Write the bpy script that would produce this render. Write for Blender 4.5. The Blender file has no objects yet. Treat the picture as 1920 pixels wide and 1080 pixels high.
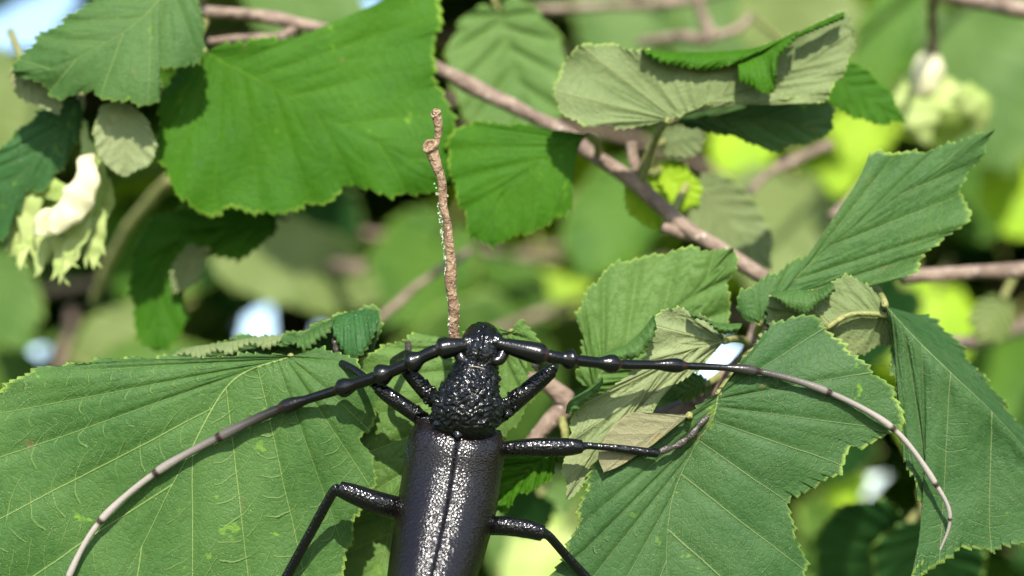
import bpy, math, random
import numpy as np
from mathutils import Vector, Matrix, noise as mnoise

random.seed(7)
rng = np.random.default_rng(7)
scene = bpy.context.scene
COL = scene.collection

# ------------------------------------------------------------------ camera
PITCH = math.radians(9.0)
CAM = np.array([0.0, 0.0, 1.50])
LENS = 70.0
FPX = 960.0 * LENS / 18.0            # photo pixels (1920 wide) per unit tangent
cam_d = bpy.data.cameras.new('camera')
cam_d.lens = LENS
cam_d.sensor_width = 36.0
cam_d.clip_start = 0.02
cam_d.clip_end = 500.0
cam_d.dof.use_dof = True
cam_d.dof.focus_distance = 0.309
cam_d.dof.aperture_fstop = 10.5
cam = bpy.data.objects.new('camera', cam_d)
COL.objects.link(cam)
cam.location = CAM
cam.rotation_euler = (math.pi / 2 + PITCH, 0, 0)
scene.camera = cam
AX_R = np.array([1.0, 0, 0])
AX_F = np.array([0, math.cos(PITCH), math.sin(PITCH)])
AX_U = np.array([0, -math.sin(PITCH), math.cos(PITCH)])

# ------------------------------------------------------------------ sky and sun
SUN_EL = math.radians(36)
SUN_AZ = math.radians(180 - 5)       # measured from +Y (view direction) clockwise; behind the camera
sun_dir = Vector((math.sin(SUN_AZ) * math.cos(SUN_EL), math.cos(SUN_AZ) * math.cos(SUN_EL), math.sin(SUN_EL)))
world = bpy.data.worlds.new('World')
scene.world = world
world.use_nodes = True
wn = world.node_tree
bg = wn.nodes['Background']
sky = wn.nodes.new('ShaderNodeTexSky')
sky.sky_type = 'NISHITA'
sky.sun_disc = False
sky.sun_elevation = SUN_EL
sky.sun_rotation = SUN_AZ
sky.dust_density = 0.6
wn.links.new(sky.outputs[0], bg.inputs[0])
bg.inputs[1].default_value = 0.15
sun_d = bpy.data.lights.new('sun', 'SUN')
sun_d.energy = 4.3
sun_d.angle = math.radians(0.53)
sun_d.color = (1.0, 0.95, 0.86)
sun = bpy.data.objects.new('sun', sun_d)
COL.objects.link(sun)
sun.rotation_euler = sun_dir.to_track_quat('Z', 'Y').to_euler()
scene.view_settings.view_transform = 'Standard'
scene.view_settings.look = 'None'
scene.view_settings.exposure = 1.15
scene.view_settings.gamma = 1.0
scene.render.engine = 'CYCLES'
scene.cycles.max_bounces = 6
scene.cycles.transmission_bounces = 4
scene.cycles.diffuse_bounces = 4

# ------------------------------------------------------------------ helpers: space
def P(px, py, d):
    """photo pixel + distance along the view axis in mm -> world point in metres"""
    px = np.asarray(px, float); py = np.asarray(py, float); d = np.asarray(d, float) * 0.001
    x = (px - 960.0) / FPX * d
    y = (540.0 - py) / FPX * d
    return CAM + x[..., None] * AX_R + y[..., None] * AX_U + d[..., None] * AX_F

def to_px(p):
    r = np.asarray(p) - CAM
    d = r @ AX_F
    return 960 + (r @ AX_R) / d * FPX, 540 - (r @ AX_U) / d * FPX, d * 1000

def catmull(pts, n, closed=False):
    """arc-length resampled Catmull-Rom curve through pts (k, dim)"""
    p = np.asarray(pts, float)
    k = len(p)
    if k == 2:
        t = np.linspace(0, 1, n)[:, None]
        return p[0] * (1 - t) + p[1] * t
    a = np.vstack([2 * p[0] - p[1], p, 2 * p[-1] - p[-2]])
    out = []
    for i in range(k - 1):
        p0, p1, p2, p3 = a[i], a[i + 1], a[i + 2], a[i + 3]
        t = np.linspace(0, 1, 24, endpoint=False)[:, None]
        out.append(0.5 * ((2 * p1) + (p2 - p0) * t + (2 * p0 - 5 * p1 + 4 * p2 - p3) * t ** 2 + (3 * p1 - p0 - 3 * p2 + p3) * t ** 3))
    out.append(p[-1:])
    c = np.vstack(out)
    seg = np.linalg.norm(np.diff(c, axis=0), axis=1)
    s = np.concatenate([[0], np.cumsum(seg)])
    q = np.linspace(0, s[-1], n)
    return np.stack([np.interp(q, s, c[:, j]) for j in range(c.shape[1])], 1)

def arclen(c):
    return np.linalg.norm(np.diff(c, axis=0), axis=1).sum()

# ------------------------------------------------------------------ helpers: objects
def tag(o, label=None, cat=None, group=None, kind=None):
    if label: o['label'] = label
    if cat: o['category'] = cat
    if group: o['group'] = group
    if kind: o['kind'] = kind
    return o

def link(name, me, parent=None, loc=None, label=None):
    o = bpy.data.objects.new(name, me)
    COL.objects.link(o)
    if loc is not None:
        o.location = loc
    if parent is not None:
        o.parent = parent
        # all parents are placed unrotated, so a plain offset keeps world position
        pl = Vector((0, 0, 0)); q = parent
        while q is not None:
            pl += q.location; q = q.parent
        o.location = Vector(o.location) - pl
    if label: o['label'] = label
    return o

def empty(name, loc):
    o = bpy.data.objects.new(name, None)
    COL.objects.link(o)
    o.empty_display_size = 0.01
    o.location = loc
    return o

def mesh_from(name, verts, faces, mats, fmat=None, smooth=True, uv=None):
    me = bpy.data.meshes.new(name)
    me.from_pydata([tuple(v) for v in verts], [], faces)
    for m in mats: me.materials.append(m)
    if fmat is not None:
        me.polygons.foreach_set('material_index', np.asarray(fmat, np.int32))
    if smooth:
        me.polygons.foreach_set('use_smooth', np.ones(len(me.polygons), bool))
    if uv is not None:
        lay = me.uv_layers.new(name='UVMap')
        idx = np.empty(len(me.loops), np.int32)
        me.loops.foreach_get('vertex_index', idx)
        lay.data.foreach_set('uv', np.asarray(uv, np.float32)[idx].ravel())
    me.update()
    return me

def tube_geo(path, radii, sides=10, squash=1.0, ref=None, caps=True):
    """world-space tube round a path; returns verts, faces. squash flattens along ref."""
    path = np.asarray(path, float); n = len(path)
    radii = np.broadcast_to(np.asarray(radii, float), (n,))
    tan = np.gradient(path, axis=0)
    tan /= np.linalg.norm(tan, axis=1)[:, None] + 1e-12
    ref = -AX_F if ref is None else np.asarray(ref, float)
    V = []
    for i in range(n):
        t = tan[i]
        b = np.cross(t, ref)
        if np.linalg.norm(b) < 1e-3: b = np.cross(t, AX_R)
        b /= np.linalg.norm(b)
        c = np.cross(b, t)
        for k in range(sides):
            a = 2 * math.pi * k / sides
            V.append(path[i] + radii[i] * (math.cos(a) * b + math.sin(a) * squash * c))
    F = []
    for i in range(n - 1):
        for k in range(sides):
            k2 = (k + 1) % sides
            F.append((i * sides + k, i * sides + k2, (i + 1) * sides + k2, (i + 1) * sides + k))
    if caps:
        F.append(tuple(range(sides - 1, -1, -1)))
        F.append(tuple((n - 1) * sides + k for k in range(sides)))
    return V, F

def tube(name, path, radii, mat, parent=None, sides=10, rough=0.0, label=None, squash=1.0, ref=None, seed=0):
    V, F = tube_geo(path, radii, sides, squash, ref)
    V = np.array(V)
    base = np.asarray(path[0], float)
    if rough > 0:
        for i, v in enumerate(V):
            q = Vector(v * 160 + seed)
            V[i] = v + rough * np.array(mnoise.noise_vector(q))
    V = V - base
    me = mesh_from(name, V, F, [mat])
    return link(name, me, parent, Vector(base), label)

# ------------------------------------------------------------------ materials
def nodes_of(name):
    m = bpy.data.materials.new(name)
    m.use_nodes = True
    nt = m.node_tree
    for n in list(nt.nodes): nt.nodes.remove(n)
    out = nt.nodes.new('ShaderNodeOutputMaterial')
    return m, nt, out

class G:
    def __init__(s, nt): s.nt = nt
    def val(s, sock, x):
        if isinstance(x, (int, float)): sock.default_value = x
        elif isinstance(x, (tuple, list)): sock.default_value = x if len(x) == len(sock.default_value) else tuple(x) + (1,)
        else: s.nt.links.new(x, sock)
    def m(s, op, a, b=None, c=None, clamp=False):
        n = s.nt.nodes.new('ShaderNodeMath'); n.operation = op; n.use_clamp = clamp
        s.val(n.inputs[0], a)
        if b is not None: s.val(n.inputs[1], b)
        if c is not None: s.val(n.inputs[2], c)
        return n.outputs[0]
    def step(s, x, lo, hi, a=0.0, b=1.0):
        n = s.nt.nodes.new('ShaderNodeMapRange'); n.interpolation_type = 'SMOOTHSTEP'
        for i, q in enumerate((x, lo, hi, a, b)): s.val(n.inputs[i], q)
        return n.outputs[0]
    def mix(s, f, a, b, mode='MIX'):
        n = s.nt.nodes.new('ShaderNodeMix'); n.data_type = 'RGBA'; n.blend_type = mode
        s.val(n.inputs[0], f); s.val(n.inputs[6], a); s.val(n.inputs[7], b)
        return n.outputs[2]
    def noise(s, vec, scale, detail=2.0, rough=0.5):
        n = s.nt.nodes.new('ShaderNodeTexNoise'); n.inputs['Scale'].default_value = scale
        n.inputs['Detail'].default_value = detail; n.inputs['Roughness'].default_value = rough
        if vec is not None: s.nt.links.new(vec, n.inputs['Vector'])
        return n.outputs['Fac']
    def voro(s, vec, scale, feature='F1'):
        n = s.nt.nodes.new('ShaderNodeTexVoronoi'); n.feature = feature
        n.inputs['Scale'].default_value = scale
        if vec is not None: s.nt.links.new(vec, n.inputs['Vector'])
        return n
    def coord(s, which='Object'):
        n = s.nt.nodes.new('ShaderNodeTexCoord'); return n.outputs[which]
    def bump(s, h, strength, dist):
        n = s.nt.nodes.new('ShaderNodeBump'); n.inputs['Strength'].default_value = strength
        n.inputs['Distance'].default_value = dist
        s.nt.links.new(h, n.inputs['Height']); return n.outputs[0]

def leaf_material(name, dark, light, vein, edge, under=False, transl=0.32, tcol=None, rough=0.55, N=7.0,
                  vein_w=1.0, sparkle=0.32, spec=0.2, blotch=None, cheap=False):
    mt, nt, out = nodes_of(name)
    g = G(nt)
    uvn = nt.nodes.new('ShaderNodeUVMap'); uvn.uv_map = 'UVMap'
    sep = nt.nodes.new('ShaderNodeSeparateXYZ'); nt.links.new(uvn.outputs[0], sep.inputs[0])
    u, v = sep.outputs[0], sep.outputs[1]
    ob = g.coord('Object')
    av = g.m('ABSOLUTE', v)
    sg = g.m('GREATER_THAN', v, 0.0)
    n1 = g.noise(ob, 60.0, 2.0 if not cheap else 1.0)       # slow
    n1c = g.m('SUBTRACT', n1, 0.5)
    lat = g.m('ADD', g.m('MULTIPLY_ADD', u, N, g.m('MULTIPLY', sg, 0.42)), g.m('MULTIPLY', n1c, 0.10))
    fr = g.m('ABSOLUTE', g.m('SUBTRACT', g.m('FRACT', lat), 0.5))
    wlat = g.m('MULTIPLY_ADD', av, -0.014 * vein_w, 0.026 * vein_w)
    m_lat = g.m('MULTIPLY', g.step(fr, g.m('MULTIPLY', wlat, 0.25), wlat, 1.0, 0.0), g.step(u, 0.12, 0.42, 0.25, 1.0))
    wmid = g.m('MULTIPLY_ADD', u, -0.007 * vein_w, 0.013 * vein_w)
    m_mid = g.step(av, g.m('MULTIPLY', wmid, 0.4), wmid, 1.0, 0.0)
    hv = g.m('MAXIMUM', m_lat, m_mid)
    m_v = g.m('MAXIMUM', g.m('MULTIPLY', m_lat, 0.7), g.m('MULTIPLY', m_mid, 0.9))
    col = g.mix(g.step(n1, 0.3, 0.7), dark, light)
    pb = nt.nodes.new('ShaderNodeBsdfPrincipled')
    sgn = 1.0 if under else -1.0
    nrm = None
    if cheap:
        col = g.mix(m_v, col, vein)
        col = g.mix(g.m('MULTIPLY', g.step(av, 0.93, 0.99), 0.6), col, edge)
        pb.inputs['Roughness'].default_value = rough
    else:
        n2 = g.noise(ob, 900.0, 3.0, 0.6)                # fine grain
        n3 = g.noise(ob, 170.0, 2.0)
        cell = g.m('FLOOR', lat)
        t = g.m('ADD', g.m('MULTIPLY_ADD', av, 13.0, g.m('MULTIPLY', cell, 0.37)), g.m('MULTIPLY', g.m('SUBTRACT', n3, 0.5), 0.9))
        t = g.m('ADD', t, g.m('MULTIPLY', g.m('MULTIPLY', fr, fr), 2.6))
        fr3 = g.m('ABSOLUTE', g.m('SUBTRACT', g.m('FRACT', t), 0.5))
        m_ter = g.m('MULTIPLY', g.step(fr3, 0.01, 0.06 * vein_w, 1.0, 0.0), g.step(n3, 0.36, 0.55))
        col = g.mix(g.m('MULTIPLY', g.step(n2, 0.35, 0.75), 0.55), col, light)
        col = g.mix(g.m('MULTIPLY', g.step(n2, 0.52, 0.30), 0.35), col, dark)
        # yellow-green flecks
        nf = g.noise(ob, 380.0, 2.0, 0.5)
        col = g.mix(g.m('MULTIPLY', g.m('MULTIPLY', g.step(nf, 0.66, 0.72), g.step(n1, 0.52, 0.62)), 0.6), col, (0.20, 0.36, 0.03, 1) if not under else vein)
        if blotch:
            nb = g.noise(ob, 95.0, 4.0, 0.6)
            col = g.mix(g.m('MULTIPLY', g.step(nb, 0.56, 0.70), 0.6), col, blotch)
        nw = g.noise(ob, 38.0, 4.0, 0.65)
        col = g.mix(g.m('MULTIPLY', g.step(nw, 0.50, 0.72), 0.45), col, light)
        nb2 = g.noise(ob, 230.0, 3.0, 0.6)
        col = g.mix(g.m('MULTIPLY', g.step(nb2, 0.69, 0.75), 0.5), col, (0.16, 0.12, 0.05, 1))
        col = g.mix(g.m('MULTIPLY', m_ter, 0.36 if not under else 0.4), col, vein)
        col = g.mix(m_v, col, vein)
        em = g.m('MULTIPLY', g.step(av, 0.965, 0.998), g.step(n3, 0.35, 0.62, 0.25, 0.8))
        col = g.mix(em, col, edge)
        vs = g.voro(ob, 1900.0)
        dots = g.m('MULTIPLY', g.step(vs.outputs['Distance'], 0.12, 0.26, 1.0, 0.0), g.step(n3, 0.44, 0.62))
        col = g.mix(g.m('MULTIPLY', dots, sparkle), col, (0.42, 0.50, 0.30, 1))  # glint of the leaf hairs, painted as pale dots
        h = g.m('MULTIPLY', hv, sgn * 0.8)
        h = g.m('ADD', h, g.m('MULTIPLY', m_ter, sgn * 0.6))
        ret = g.voro(ob, 1000.0, 'DISTANCE_TO_EDGE').outputs['Distance']
        m_ret = g.step(ret, 0.0, 0.16, 1.0, 0.0)
        h = g.m('ADD', h, g.m('MULTIPLY', m_ret, sgn * 0.20))
        h = g.m('ADD', h, g.m('MULTIPLY', n3, 1.6))
        h = g.m('ADD', h, g.m('MULTIPLY', n2, 0.7))
        h = g.m('ADD', h, g.m('MULTIPLY', dots, 0.5))
        nrm = g.bump(h, 0.75, 0.00024)
        nt.links.new(nrm, pb.inputs['Normal'])
        nt.links.new(g.m('MULTIPLY_ADD', n2, 0.25, rough - 0.1), pb.inputs['Roughness'])
    nt.links.new(col, pb.inputs['Base Color'])
    pb.inputs['Specular IOR Level'].default_value = spec
    tr = nt.nodes.new('ShaderNodeBsdfTranslucent')
    tc = g.mix(1.0, col, tcol or (2.2, 1.9, 0.55, 1), 'MULTIPLY')
    nt.links.new(tc, tr.inputs['Color'])
    mx = nt.nodes.new('ShaderNodeMixShader')
    mx.inputs[0].default_value = transl
    nt.links.new(pb.outputs[0], mx.inputs[1]); nt.links.new(tr.outputs[0], mx.inputs[2])
    nt.links.new(mx.outputs[0], out.inputs[0])
    return mt

VEIN = (0.24, 0.34, 0.10, 1)
EDGE = (0.27, 0.38, 0.07, 1)
C_TOP = ((0.034, 0.095, 0.018, 1), (0.066, 0.140, 0.032, 1), VEIN, EDGE)
C_VIV = ((0.026, 0.100, 0.0025, 1), (0.044, 0.136, 0.005, 1), (0.10, 0.22, 0.015, 1), (0.22, 0.34, 0.04, 1))
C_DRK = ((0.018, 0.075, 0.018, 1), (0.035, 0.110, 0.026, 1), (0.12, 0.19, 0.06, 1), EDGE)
C_PAL = ((0.066, 0.142, 0.024, 1), (0.106, 0.190, 0.042, 1), (0.22, 0.34, 0.10, 1), EDGE)
C_UND = ((0.120, 0.165, 0.058, 1), (0.170, 0.215, 0.085, 1), (0.27, 0.29, 0.11, 1), EDGE)
C_COOL = ((0.027, 0.082, 0.019, 1), (0.052, 0.116, 0.032, 1), (0.20, 0.27, 0.10, 1), EDGE)
C_UNDF = ((0.105, 0.150, 0.036, 1), (0.150, 0.195, 0.056, 1), (0.17, 0.22, 0.07, 1), EDGE)
C_BG = ((0.050, 0.112, 0.014, 1), (0.088, 0.165, 0.030, 1), (0.16, 0.24, 0.06, 1), EDGE)
C_BGV = ((0.040, 0.120, 0.006, 1), (0.072, 0.165, 0.010, 1), (0.13, 0.23, 0.03, 1), EDGE)
C_GLOW = ((0.220, 0.370, 0.008, 1), (0.300, 0.450, 0.014, 1), (0.42, 0.52, 0.10, 1), EDGE)  # albedo raised: the glow of sun through leaves is put into the colour
M_TOP = leaf_material('leaf_upper_side', *C_TOP)
M_TOPV = leaf_material('leaf_upper_side_vivid', *C_VIV, sparkle=0.1, spec=0.12)
M_TOPC = leaf_material('leaf_upper_side_cool', *C_COOL, sparkle=0.3, spec=0.22)
M_TOPD = leaf_material('leaf_upper_side_deep', *C_DRK, sparkle=0.5)
M_TOPL = leaf_material('leaf_upper_side_pale', *C_PAL, sparkle=0.25)
M_UND = leaf_material('leaf_underside', *C_UND, under=True, rough=0.65, spec=0.2, sparkle=0.4, vein_w=1.5, transl=0.22, tcol=(1.0, 1.15, 0.35, 1))
M_UNDB = leaf_material('leaf_underside_browned', (0.17, 0.165, 0.08, 1), (0.22, 0.21, 0.115, 1), (0.24, 0.215, 0.11, 1), (0.3, 0.27, 0.12, 1), under=True, rough=0.65, spec=0.2, sparkle=0.3, vein_w=0.5, transl=0.2,
                       tcol=(1.0, 1.0, 0.4, 1), blotch=(0.30, 0.19, 0.06, 1))
M_UNDL = leaf_material('pale_underside', (0.160, 0.205, 0.085, 1), (0.225, 0.265, 0.122, 1), (0.35, 0.36, 0.15, 1), EDGE, under=True, rough=0.65, spec=0.2, sparkle=0.4, vein_w=1.8, transl=0.22, tcol=(1.0, 1.15, 0.35, 1))
M_GLOW = leaf_material('sunglow_leaf', *C_GLOW, transl=0.4, tcol=(1.6, 1.5, 0.4, 1), cheap=True)
M_GLOWU = leaf_material('sunglow_leaf_underside', *C_GLOW, under=True, transl=0.4, tcol=(1.6, 1.5, 0.4, 1), cheap=True)
B_TOP = leaf_material('far_leaf_upper_side', *C_BG, cheap=True, transl=0.4)
B_TOPV = leaf_material('far_leaf_upper_side_vivid', *C_BGV, cheap=True, transl=0.4)
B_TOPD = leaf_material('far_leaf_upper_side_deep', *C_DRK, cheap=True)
B_TOPL = leaf_material('far_leaf_upper_side_pale', *C_PAL, cheap=True, transl=0.4)
B_UND = leaf_material('far_leaf_underside', *C_UNDF, under=True, cheap=True, transl=0.25, tcol=(1.0, 1.15, 0.35, 1), vein_w=1.5)

def bark_material(name, c1, c2, c3, scale=260.0, rough=0.75):
    mt, nt, out = nodes_of(name); g = G(nt)
    ob = g.coord('Object')
    n1 = g.noise(ob, scale, 4.0, 0.6); n2 = g.noise(ob, scale * 3.2, 3.0)
    col = g.mix(g.step(n1, 0.35, 0.65), c1, c2)
    vl = g.voro(ob, scale * 1.7)
    col = g.mix(g.m('MULTIPLY', g.step(vl.outputs['Distance'], 0.12, 0.28, 1.0, 0.0), g.step(n2, 0.45, 0.6)), col, c3)
    pb = nt.nodes.new('ShaderNodeBsdfPrincipled')
    nt.links.new(col, pb.inputs['Base Color']); pb.inputs['Roughness'].default_value = rough
    pb.inputs['Specular IOR Level'].default_value = 0.3
    nt.links.new(g.bump(g.m('ADD', n1, g.m('MULTIPLY', n2, 0.5)), 1.0, 0.0009), pb.inputs['Normal'])
    nt.links.new(pb.outputs[0], out.inputs[0])
    return mt
M_BARK = bark_material('hazel_bark', (0.13, 0.090, 0.066, 1), (0.235, 0.172, 0.128, 1), (0.40, 0.345, 0.28, 1))
M_STUB = bark_material('stub_bark', (0.15, 0.088, 0.050, 1), (0.29, 0.195, 0.120, 1), (0.42, 0.35, 0.25, 1), 560.0)
M_STEM = bark_material('stem_bark', (0.13, 0.095, 0.06, 1), (0.22, 0.17, 0.115, 1), (0.32, 0.28, 0.2, 1), 90.0)
M_PET = bark_material('petiole_skin', (0.15, 0.17, 0.05, 1), (0.23, 0.22, 0.075, 1), (0.27, 0.19, 0.09, 1), 300.0, 0.5)
M_LICH = bark_material('lichen', (0.48, 0.55, 0.40, 1), (0.62, 0.66, 0.48, 1), (0.35, 0.42, 0.28, 1), 900.0, 0.9)
M_HUSK = leaf_material('nut_husk', (0.26, 0.37, 0.07, 1), (0.42, 0.49, 0.18, 1), (0.55, 0.60, 0.26, 1), (0.55, 0.5, 0.25, 1), transl=0.35, tcol=(1.2, 1.2, 0.5, 1), sparkle=0.2, rough=0.6, cheap=True)
M_HUSKW = leaf_material('nut_husk_pale', (0.46, 0.45, 0.24, 1), (0.62, 0.59, 0.38, 1), (0.80, 0.76, 0.52, 1), (0.65, 0.62, 0.36, 1), transl=0.25, tcol=(1.0, 0.95, 0.6, 1), sparkle=0.2, rough=0.6, cheap=True)

def chitin_material(name, base, rough, pits, depth, spec=0.5):
    mt, nt, out = nodes_of(name); g = G(nt)
    ob = g.coord('Object')
    v1 = g.voro(ob, pits)
    n1 = g.noise(ob, pits * 0.35, 3.0)
    n2 = g.noise(ob, pits * 1.8, 3.0)
    h = g.m('ADD', g.m('MULTIPLY', v1.outputs['Distance'], 0.9), g.m('MULTIPLY', n1, 0.8))
    h = g.m('ADD', h, g.m('MULTIPLY', n2, 0.25))
    pb = nt.nodes.new('ShaderNodeBsdfPrincipled')
    pb.inputs['Base Color'].default_value = base
    nt.links.new(g.m('MULTIPLY_ADD', n2, 0.18, rough - 0.08), pb.inputs['Roughness'])
    pb.inputs['Specular IOR Level'].default_value = spec
    nt.links.new(g.bump(h, 1.0, depth), pb.inputs['Normal'])
    nt.links.new(pb.outputs[0], out.inputs[0])
    return mt
M_BLACK = chitin_material('black_chitin', (0.0025, 0.0024, 0.0028, 1), 0.15, 2500.0, 0.00010, spec=0.38)
M_ELYT = chitin_material('elytra_chitin', (0.005, 0.0026, 0.0022, 1), 0.19, 2900.0, 0.000085, spec=0.42)
M_EYE = chitin_material('eye_chitin', (0.004, 0.003, 0.003, 1), 0.16, 5000.0, 0.00002)
M_TARS = chitin_material('tarsus_pad', (0.028, 0.021, 0.015, 1), 0.45, 2500.0, 0.0001)
M_RIM = chitin_material('pale_hair_fringe', (0.26, 0.20, 0.13, 1), 0.5, 2500.0, 0.0001)
def antenna_material():
    mt, nt, out = nodes_of('antenna_chitin'); g = G(nt)
    at = nt.nodes.new('ShaderNodeAttribute'); at.attribute_name = 'along'
    f = at.outputs['Fac']
    ob = g.coord('Object')
    n = g.noise(ob, 2500.0, 2.0)
    at2 = nt.nodes.new('ShaderNodeAttribute'); at2.attribute_name = 'knot'
    col = g.mix(g.step(f, 0.42, 0.74), (0.003, 0.0028, 0.003, 1), (0.27, 0.235, 0.205, 1))
    col = g.mix(g.m('MULTIPLY', at2.outputs['Fac'], 0.95), col, (0.02, 0.008, 0.007, 1))
    pb = nt.nodes.new('ShaderNodeBsdfPrincipled')
    nt.links.new(col, pb.inputs['Base Color'])
    nt.links.new(g.step(f, 0.4, 0.8, 0.22, 0.36), pb.inputs['Roughness'])
    pb.inputs['Specular IOR Level'].default_value = 0.36
    nt.links.new(g.bump(n, 0.6, 0.00008), pb.inputs['Normal'])
    nt.links.new(pb.outputs[0], out.inputs[0])
    return mt
M_ANT = antenna_material()

def ground_material():
    mt, nt, out = nodes_of('grassy_ground'); g = G(nt)
    ob = g.coord('Object')
    n1 = g.noise(ob, 1.3, 4.0); n2 = g.noise(ob, 30.0, 3.0)
    col = g.mix(g.step(n1, 0.35, 0.65), (0.05, 0.085, 0.02, 1), (0.09, 0.12, 0.035, 1))
    col = g.mix(g.step(n2, 0.5, 0.7), col, (0.10, 0.08, 0.045, 1))
    pb = nt.nodes.new('ShaderNodeBsdfPrincipled')
    nt.links.new(col, pb.inputs['Base Color']); pb.inputs['Roughness'].default_value = 0.9
    nt.links.new(g.bump(n2, 0.8, 0.02), pb.inputs['Normal'])
    nt.links.new(pb.outputs[0], out.inputs[0])
    return mt

# ------------------------------------------------------------------ setting
def build_ground():
    n = 40
    xs = np.sign(np.linspace(-1, 1, n)) * np.abs(np.linspace(-1, 1, n)) ** 3 * 250
    V = []; F = []
    for j, y in enumerate(xs):
        for i, x in enumerate(xs):
            V.append((x, y, 0.03 * mnoise.noise(Vector((x * .4, y * .4, 0))) if abs(x) + abs(y) < 60 else 0))
    for j in range(n - 1):
        for i in range(n - 1):
            F.append((j * n + i, j * n + i + 1, (j + 1) * n + i + 1, (j + 1) * n + i))
    o = link('ground', mesh_from('ground', V, F, [ground_material()]))
    tag(o, 'grassy ground beneath the hazel shrub', 'ground', kind='structure')
build_ground()

SHRUB = empty('hazel_shrub', (0.05, 0.75, 0.0))
tag(SHRUB, 'leafy green hazel shrub with toothed leaves and brown twigs', 'shrub')

# ------------------------------------------------------------------ leaf builder
def leaf_grid(mid, L, R, n, m, w0=0.16, tooth=7.0, period=17.0, NV=7, seed=0, fp=2.0):
    """2-D leaf grid. mid / L / R: control points from base to tip. Returns X, Y, W, Vv arrays (n, 2m+1)."""
    cm = catmull(mid, 200)
    cl = catmull(L, n); cr = catmull(R, n)
    w = np.linspace(0, 1, n)
    f = 0.02 * w + 0.98 * w ** fp
    mm = np.stack([np.interp(f, np.linspace(0, 1, 200), cm[:, k]) for k in (0, 1)], 1)
    r_ = np.random.default_rng(seed + 11)
    def teeth(c, sgn):
        t = np.gradient(c, axis=0)
        t /= np.linalg.norm(t, axis=1)[:, None] + 1e-9
        nrm = np.stack([t[:, 1], -t[:, 0]], 1)
        inside = mm - c
        flip = np.sign((nrm * inside).sum(1)); flip[flip == 0] = 1
        # one consistent sign
        s0 = 1 if flip.sum() >= 0 else -1
        nrm = -nrm * s0
        s = np.concatenate([[0], np.cumsum(np.linalg.norm(np.diff(c, axis=0), axis=1))])
        ph = s / period + 0.7 * np.sin(s / (period * 5.3) + seed) + r_.uniform(0, 3)
        fr = ph - np.floor(ph)
        big = np.where(fr < 0.72, fr / 0.72, (1 - fr) / 0.28)
        ids = np.floor(ph).astype(int)
        amp = 0.5 + 1.0 * np.random.default_rng(abs(seed) + 5).random(ids.max() - ids.min() + 1)[ids - ids.min()]
        p2 = ph / 4.3; f2 = p2 - np.floor(p2)
        lob = np.where(f2 < 0.75, f2 / 0.75, (1 - f2) / 0.25)
        env = np.clip(w / 0.05, 0, 1)
        rag = np.sin(s / (period * 3.1) + seed * 1.7) + 0.7 * np.sin(s / (period * 1.37) + seed * 2.9)
        hgt = (tooth * 0.55 * rag + tooth * (big - 0.3) * amp + tooth * 1.5 * (lob - 0.45)) * env
        return (nrm + 0.55 * t) * hgt[:, None]
    tl = teeth(cl, 1) if tooth > 0 else 0 * cl
    tr = teeth(cr, -1) if tooth > 0 else 0 * cr
    j = np.arange(1, m + 1) / m
    vv = 1 - (1 - j) ** 1.35
    cols = []; vs = []
    for v in vv[::-1]:
        cols.append(mm * (1 - v) + cl * v + tl * max(0, (v - 0.75) / 0.25) ** 2); vs.append(-v)
    cols.append(mm); vs.append(0.0)
    for v in vv:
        cols.append(mm * (1 - v) + cr * v + tr * max(0, (v - 0.75) / 0.25) ** 2); vs.append(v)
    A = np.stack(cols, 1)
    W = np.repeat(w[:, None], 2 * m + 1, 1)
    Vv = np.repeat(np.array(vs)[None], n, 0)
    return A[..., 0], A[..., 1], W, Vv

def quilt(W, V, NV, scale=1.0):
    lat = W * NV + 0.42 * (V > 0)
    fr = np.abs(lat - np.floor(lat) - 0.5)
    b = 1 - np.exp(-(fr / 0.16) ** 2)
    mb = 1 - np.exp(-(V / 0.05) ** 2)
    edge = np.clip((1 - np.abs(V)) / 0.25, 0, 1)
    lad = 0.78 + 0.22 * np.cos(2 * math.pi * (np.abs(V) * 13 + np.floor(lat) * 0.37 + 2.6 * fr ** 2))
    return (b * mb * lad) * (0.35 + 0.65 * edge) * scale

def grid_mesh(name, pos, W, V, mats, thick_dir, thick=0.00028, front=0, uscale=1.0):
    """two sheets + rim from an (n, k, 3) position grid"""
    n, k = W.shape
    A = pos.reshape(-1, 3)
    B = (pos + thick * thick_dir).reshape(-1, 3)
    nv = n * k
    i, j = np.meshgrid(np.arange(n - 1), np.arange(k - 1), indexing='ij')
    a = (i * k + j).ravel(); b = a + 1; c = a + k + 1; d = a + k
    fa = np.stack([a, b, c, d], 1); fb = np.stack([a, d, c, b], 1) + nv
    rim = []
    bd = [x for x in range(k)] + [r * k + k - 1 for r in range(1, n)] + [(n - 1) * k + x for x in range(k - 2, -1, -1)] + [r * k for r in range(n - 2, 0, -1)]
    for q in range(len(bd)):
        x, y = bd[q], bd[(q + 1) % len(bd)]
        rim.append((y, x, x + nv, y + nv))
    faces = fa.tolist() + fb.tolist() + rim
    fm = [front] * len(fa) + [1 - front] * len(fb) + [front] * len(rim)
    uv = np.stack([W.ravel() * uscale, V.ravel()], 1)
    uv = np.vstack([uv, uv])
    return mesh_from(name, np.vstack([A, B]), faces, mats, fm, True, uv)

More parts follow.
